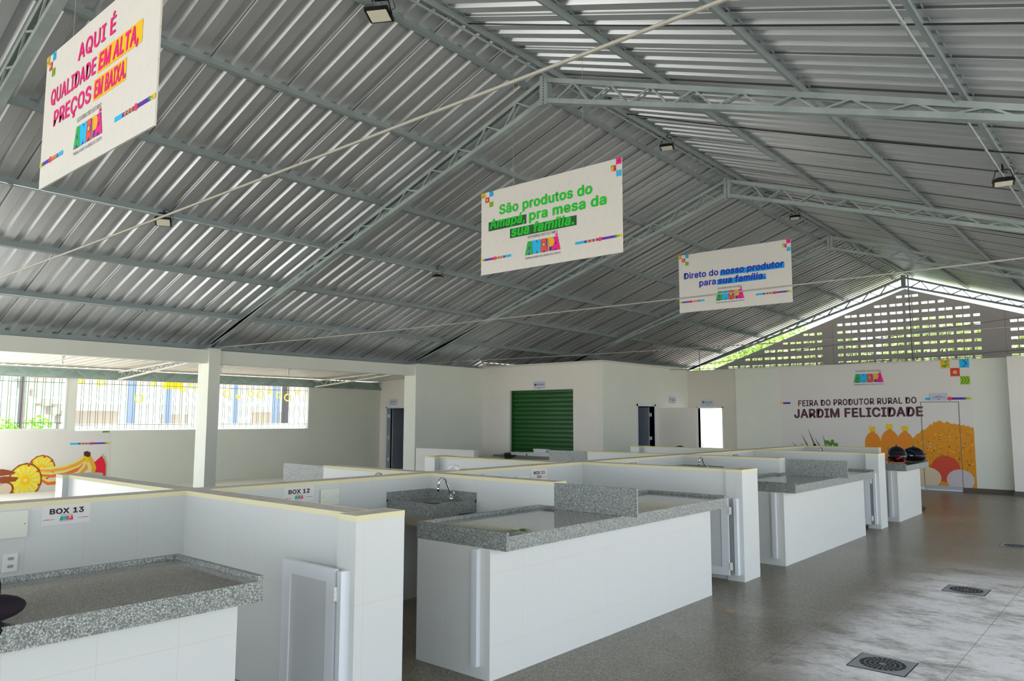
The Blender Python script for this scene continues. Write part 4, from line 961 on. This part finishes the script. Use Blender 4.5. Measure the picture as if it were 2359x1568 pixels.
# floor drains
M_drain = mat('cast drain plate', srgb(158, 164, 168), 0.45, 0.2)
def drain(cx, cy, s, label, rz=0):
    root = thing('floor_drain', (cx, cy, 0.0), label, 'drain', 'square floor drains in the aisle')
    h = s / 2; MB().box(cx - h, cx + h, cy - h, cy + h, 0.0005, 0.004).build('plate', M_drain, root)
    mb = MB()
    for r0, r1, n in ((0.33, 0.41, 24), (0.235, 0.31, 24), (0.15, 0.215, 16), (0.07, 0.13, 12)):
        for k in range(n):
            a0, a1 = 2 * math.pi * (k + .1) / n, 2 * math.pi * (k + .9) / n; p = []
            for a in (a0, a1): p.append((r1 * s * math.cos(a), r1 * s * math.sin(a)))
            for a in (a1, a0): p.append((r0 * s * math.cos(a), r0 * s * math.sin(a)))
            mb.add([(cx + x, cy + y, 0.0048) for x, y in p], [(0, 1, 2, 3)])
    mb.build('slots', M_dark, root)
    MB().box(cx - h - .006, cx + h + .006, cy - h - .006, cy - h, 0, .003).box(cx - h - .006, cx + h + .006, cy + h, cy + h + .006, 0, .003).box(cx - h - .006, cx - h, cy - h, cy + h, 0, .003).box(cx + h, cx + h + .006, cy - h, cy + h, 0, .003).build('joint', M_dark, root)
drain(-1.587, 5.81, 0.36, 'large square floor drain at the bottom right of the view'); drain(-1.595, 8.82, 0.36, 'square floor drain in the middle of the aisle'); drain(-1.60, 12.3, 0.36, 'farthest square floor drain at the right edge')

# ================================================================== BANNERS
def banner(x0, x1, y, z0, z1, label, draw):
    w, h = x1 - x0, z1 - z0
    root, S = printed('hanging_banner', (x0, y, z0), (1, 0, 0), (0, -1, 0), w, h, label, 'banner', 0.012, 'white', 'banners hanging from the roof', M_banner)
    squares(S, 0.0, h, 0.065 * w / 2 * 1.0, 'L'); squares(S, w - 0.065 * w, h, 0.065 * w / 2, 'R')
    ribbon(S, 0.0, 0.178 * h, 0.24 * w, 0.03 * h, True); ribbon(S, w * 0.70, 0.178 * h, 0.30 * w, 0.03 * h)
    logo(S, 0.345 * w, 0.145 * h, 0.255 * w); draw(S, w, h); S.finish(root)
    for xx in (x0 + 0.25 * w, x0 + 0.75 * w):
        zt_ = zl(xx) - 0.02; MB().tube([(xx, y, z1 - 0.01), (xx, y, zt_ + 0.02)], 0.0022, 5).build('hanging_wire', M_rod, root)
    return root
M_banner = mat('banner vinyl', CC['white'], 0.5)
t = NT(M_banner); g_ = t.n('ShaderNodeMapping'); t.l(t.pos(), g_.inputs['Vector']); g_.inputs['Rotation'].default_value = (0, R(58), 0)
br = t.n('ShaderNodeTexBrick'); t.l(g_.outputs[0], br.inputs['Vector'])
sp_ = t.n('ShaderNodeSeparateXYZ'); t.l(g_.outputs[0], sp_.inputs[0])
f1 = t.math('LESS_THAN', t.math('FRACT', t.math('MULTIPLY', sp_.outputs[2], 9)), 0.035)
f2 = t.math('LESS_THAN', t.math('FRACT', t.math('ADD', t.math('MULTIPLY', sp_.outputs[0], 5), t.math('MULTIPLY', t.math('FLOOR', t.math('MULTIPLY', sp_.outputs[2], 9)), 0.37))), 0.4)
t.l(t.mix(t.math('MULTIPLY', t.math('MULTIPLY', f1, f2), 0.5), CC['white'], srgb(176, 180, 214)), t.b.inputs['Base Color'])
t.t.nodes.remove(br)
def d1(S, w, h):
    S.text('lettering', 'AQUI É', .335 * w, .775 * h, .33 * w, .115 * h, 'pink', .004, .03)
    S.rect('highlight', .525 * w, .575 * h, .355 * w, .145 * h, 'gold', .002); S.rect('highlight', .50 * w, .40 * h, .27 * w, .145 * h, 'gold', .002)
    S.text('lettering', 'QUALIDADE', .075 * w, .59 * h, .435 * w, .115 * h, 'pink', .004, .03); S.text('lettering', 'EM ALTA,', .535 * w, .59 * h, .32 * w, .115 * h, 'pink', .004, .05, .15)
    S.text('lettering', 'PREÇOS', .12 * w, .415 * h, .36 * w, .115 * h, 'pink', .004, .03); S.text('lettering', 'EM BAIXA.', .51 * w, .415 * h, .26 * w, .115 * h, 'pink', .004, .05, .15)
def d2(S, w, h):
    S.rect('highlight', .06 * w, .515 * h, .295 * w, .11 * h, 'dark_green', .002); S.rect('highlight', .23 * w, .38 * h, .48 * w, .11 * h, 'dark_green', .002)
    S.text('lettering', 'São produtos do', .145 * w, .69 * h, .67 * w, .115 * h, 'text_green', .004, .045); S.text('lettering', 'Amapá,', .07 * w, .54 * h, .275 * w, .115 * h, 'text_green', .004, .045, .15)
    S.text('lettering', 'pra mesa da', .375 * w, .54 * h, .53 * w, .115 * h, 'text_green', .004, .045); S.text('lettering', 'sua família.', .24 * w, .395 * h, .455 * w, .115 * h, 'text_green', .004, .05, .15)
def d3(S, w, h):
    S.rect('highlight', .39 * w, .555 * h, .555 * w, .09 * h, 'sky', .002); S.rect('highlight', .36 * w, .41 * h, .43 * w, .09 * h, 'sky', .002)
    S.text('lettering', 'Direto do', .05 * w, .575 * h, .325 * w, .105 * h, 'blue', .004, .04); S.text('lettering', 'nosso produtor', .395 * w, .575 * h, .545 * w, .105 * h, 'blue', .004, .045, .12)
    S.text('lettering', 'para', .195 * w, .425 * h, .155 * w, .105 * h, 'blue', .004, .04); S.text('lettering', 'sua família.', .37 * w, .425 * h, .415 * w, .105 * h, 'blue', .004, .045, .12)
B1 = 1.93
banner(-6.53, -4.52, B1, 3.46, 4.53, 'hanging banner with pink lettering AQUI É QUALIDADE EM ALTA', d1)
banner(-6.36, -4.28, 6.8, 3.475, 4.525, 'hanging banner with green lettering São produtos do Amapá', d2)
banner(-6.36, -4.36, 11.95, 3.555, 4.585, 'hanging banner with blue lettering Direto do nosso produtor', d3)

# ================================================================== OUTSIDE
M_conc = wall_paint('bare concrete', srgb(178, 172, 164), 0.1); M_wh = wall_paint('white outside wall', srgb(246, 244, 240)); M_postb = mat('blue grey post', srgb(118, 132, 160), 0.5); M_orange = mat('orange tiles', srgb(214, 120, 70), 0.7)
XO = -23.5
posts = [(6.47, 6.61, 'pinkish'), (6.82, 6.87, 'dark'), (6.90, 7.02, 'conc'), (9.64, 9.86, 'blue'), (10.76, 10.95, 'blue'), (11.26, 11.37, 'conc'), (13.04, 13.22, 'blue'), (14.53, 14.77, 'blue'), (14.93, 15.14, 'dark')]
pml = {'pinkish': mat('pink beige post', srgb(214, 196, 180), 0.8), 'dark': mat('dark post', srgb(64, 58, 66), 0.6), 'conc': M_conc, 'blue': M_postb}
labs = ['pink beige post seen through the left grilled window', 'slim dark post right of the pink beige one', 'grey concrete post beside the slim dark one', 'blue grey post in the second window, leftmost', 'wide blue grey post left of the near column', 'pale concrete post touching the near column in view', 'blue grey post just right of the near column', 'wide blue grey post in the right half of the second window', 'dark post at the right of the second window']
for (a, b, k), l in zip(posts, labs): tag(MB().box(XO - 0.12, XO, a, b, -0.12, 3.0).build('street_post', pml[k]), l, 'post', 'posts outside the annex windows')
tag(MB().box(-22.6, -22.45, 7.5, 18, -0.12, 1.5).build('street_wall', M_wh), 'low white wall outside below the grilled windows', 'wall')
root = thing('neighbour_house', (-30, 9, -0.12), 'pale two storey house under construction across the street', 'building')
MB().box(-31, -27.4, 4, 22, -0.12, 6.5).build('walls', M_wh, root)
MB().box(-27.4, -27.0, 4.5, 22, 2.12, 2.35).build('balcony_slab', M_wh, root)
mb = MB()
for k in range(9): mb.box(-27.4, -26.9, 7.0 + 0.28 * k, 7.28 + 0.28 * k, 3.4 - 0.27 * k, 3.62 - 0.27 * k)
mb.build('stairs', M_conc, root)
for (a, b, z0_, z1_) in ((9.0, 10.9, -0.1, 1.9), (16.0, 17.6, 0.6, 1.9), (12.4, 13.4, 0.9, 1.8), (18.5, 19.6, 0.9, 2.0)): MB().box(-27.42, -27.38, a, b, z0_, z1_).build('window', mat('shaded opening', srgb(176, 164, 150), 0.8), root)
MB().box(-27.4, -26.9, 8, 22, 2.98, 3.12).build('eave', M_orange, root)
MB().box(-27.5, -26.8, 8, 22, 3.12, 3.35).build('roof_edge', mat('dark slate edge', srgb(70, 66, 96), 0.7), root)
tag(MB().box(-24.6, -24.4, 3.0, 6.9, -0.12, 1.35).build('garden_wall', M_conc), 'grey garden wall behind the green plants', 'wall')
# plants below the left window
M_leafy = mat('bright green foliage', srgb(130, 190, 50), 0.7)
def foliage(c, rad, n, s, seed):
    q = random.Random(seed); mb = MB()
    for k in range(n):
        d = Vector((q.gauss(0, 1), q.gauss(0, 1), q.gauss(0, 1))).normalized() * (q.random() ** .4); p = Vector(c) + Vector((d.x * rad[0], d.y * rad[1], d.z * rad[2]))
        a = Vector((q.gauss(0, 1), q.gauss(0, 1), q.gauss(0, 1))).normalized() * s; b = a.cross(Vector((q.gauss(0, 1), q.gauss(0, 1), q.gauss(0, 1)))).normalized() * s * .45
        mb.add([p - a, p + b, p + a, p - b], [(0, 1, 2, 3)])
    return mb
for k, (y, h_) in enumerate(((3.6, .35), (4.6, .3), (5.5, .25), (6.2, .3), (6.9, .5))):
    r_ = thing('leafy_shrub', (-22.3, y, -0.12), ['leafy yellow green shrub at the left end of the first window', 'leafy shrub second from the left under the first window', 'leafy shrub in the middle of the first window', 'leafy shrub near the right end of the first window', 'tallest leafy shrub at the right corner of the first window'][k], 'shrub', 'shrubs outside the first window')
    foliage((-22.3, y, 1.15 + h_ * .3), (.30, .36, .3 + h_ * .4), 220, .07, k).build('foliage', M_leafy, r_)
    MB().tube([(-22.3, y, -.12), (-22.3, y + .05, 1.1)], .03, 6).build('stem', mat('brown stem', srgb(110, 90, 60), .9), r_)
# yellow festoon ornaments hanging outside
M_yel = mat('yellow ornament', srgb(250, 200, 10), 0.5)
q = random.Random(5)
for k in range(16):
    y = [8.1, 8.6, 9.7, 10.1, 11.0, 11.35, 11.7, 12.05, 12.45, 12.85, 13.3, 13.65, 14.0, 14.35, 14.7, 15.1][k] * 1.0; x = -21.3; z_ = [2.62, 2.60, 2.2, 2.62, 2.5, 2.62, 2.55, 2.6, 2.4, 2.32, 2.42, 2.40, 2.5, 2.4, 2.33, 2.5][k]; y = y * 0.93
    n = 14; r_ = .055 + .025 * (k % 3); mb = MB(); mb.tube([(x, y + r_ * math.cos(2 * math.pi * j / n), z_ + r_ * math.sin(2 * math.pi * j / n)) for j in range(n + 1)], .02, 6, cap=False)
    mb.tube([(x, y, z_ + r_), (x, y, 2.78)], .006, 4)
    tag(mb.build('yellow_ornament', M_yel), 'yellow ring ornament hanging under the outer eave beyond the second grilled window', 'ornament', 'yellow ornaments beyond the second window')
tag(MB().box(-21.33, -21.27, 6.8, 14.6, 2.74, 2.80).box(-21.52, -21.33, 10.0, 10.05, 2.74, 2.80).build('ornament_beam', M_orange), 'orange rail outside from which the yellow ornaments hang', 'rail')
tag(MB().box(-21.52, -21.44, 9.75, 10.3, 2.5, 2.74).build('yellow_board', M_yel), 'yellow board under the outside rail left of the near column', 'board')
# trees beyond the gable
for k, (x, y, z_, r_, l) in enumerate(((-24.5, 42, 5.4, 2.9, 'broad green tree beyond the left end of the perforated gable'), (-17.4, 42, 5.0, 2.8, 'green tree beyond the gable, second from the left'), (-12.0, 37, 4.0, 1.95, 'green tree behind the left part of the perforated gable'), (-7.3, 37, 4.2, 1.95, 'green tree behind the middle of the perforated gable'), (-2.6, 37, 3.8, 1.95, 'green tree behind the right part of the perforated gable'))):
    t_ = thing('garden_tree', (x, y, -0.12), l, 'tree', 'trees beyond the perforated gable')
    foliage((x, y, z_), (r_ * 1.2, r_, r_ * 1.05), 6000, .16, 50 + k).build('crown', mat('tree foliage', srgb(150, 178, 96), 0.8), t_); MB().tube([(x, y, -.12), (x, y, z_)], .2, 8).build('trunk', mat('brown stem', srgb(110, 90, 60), .9), t_)
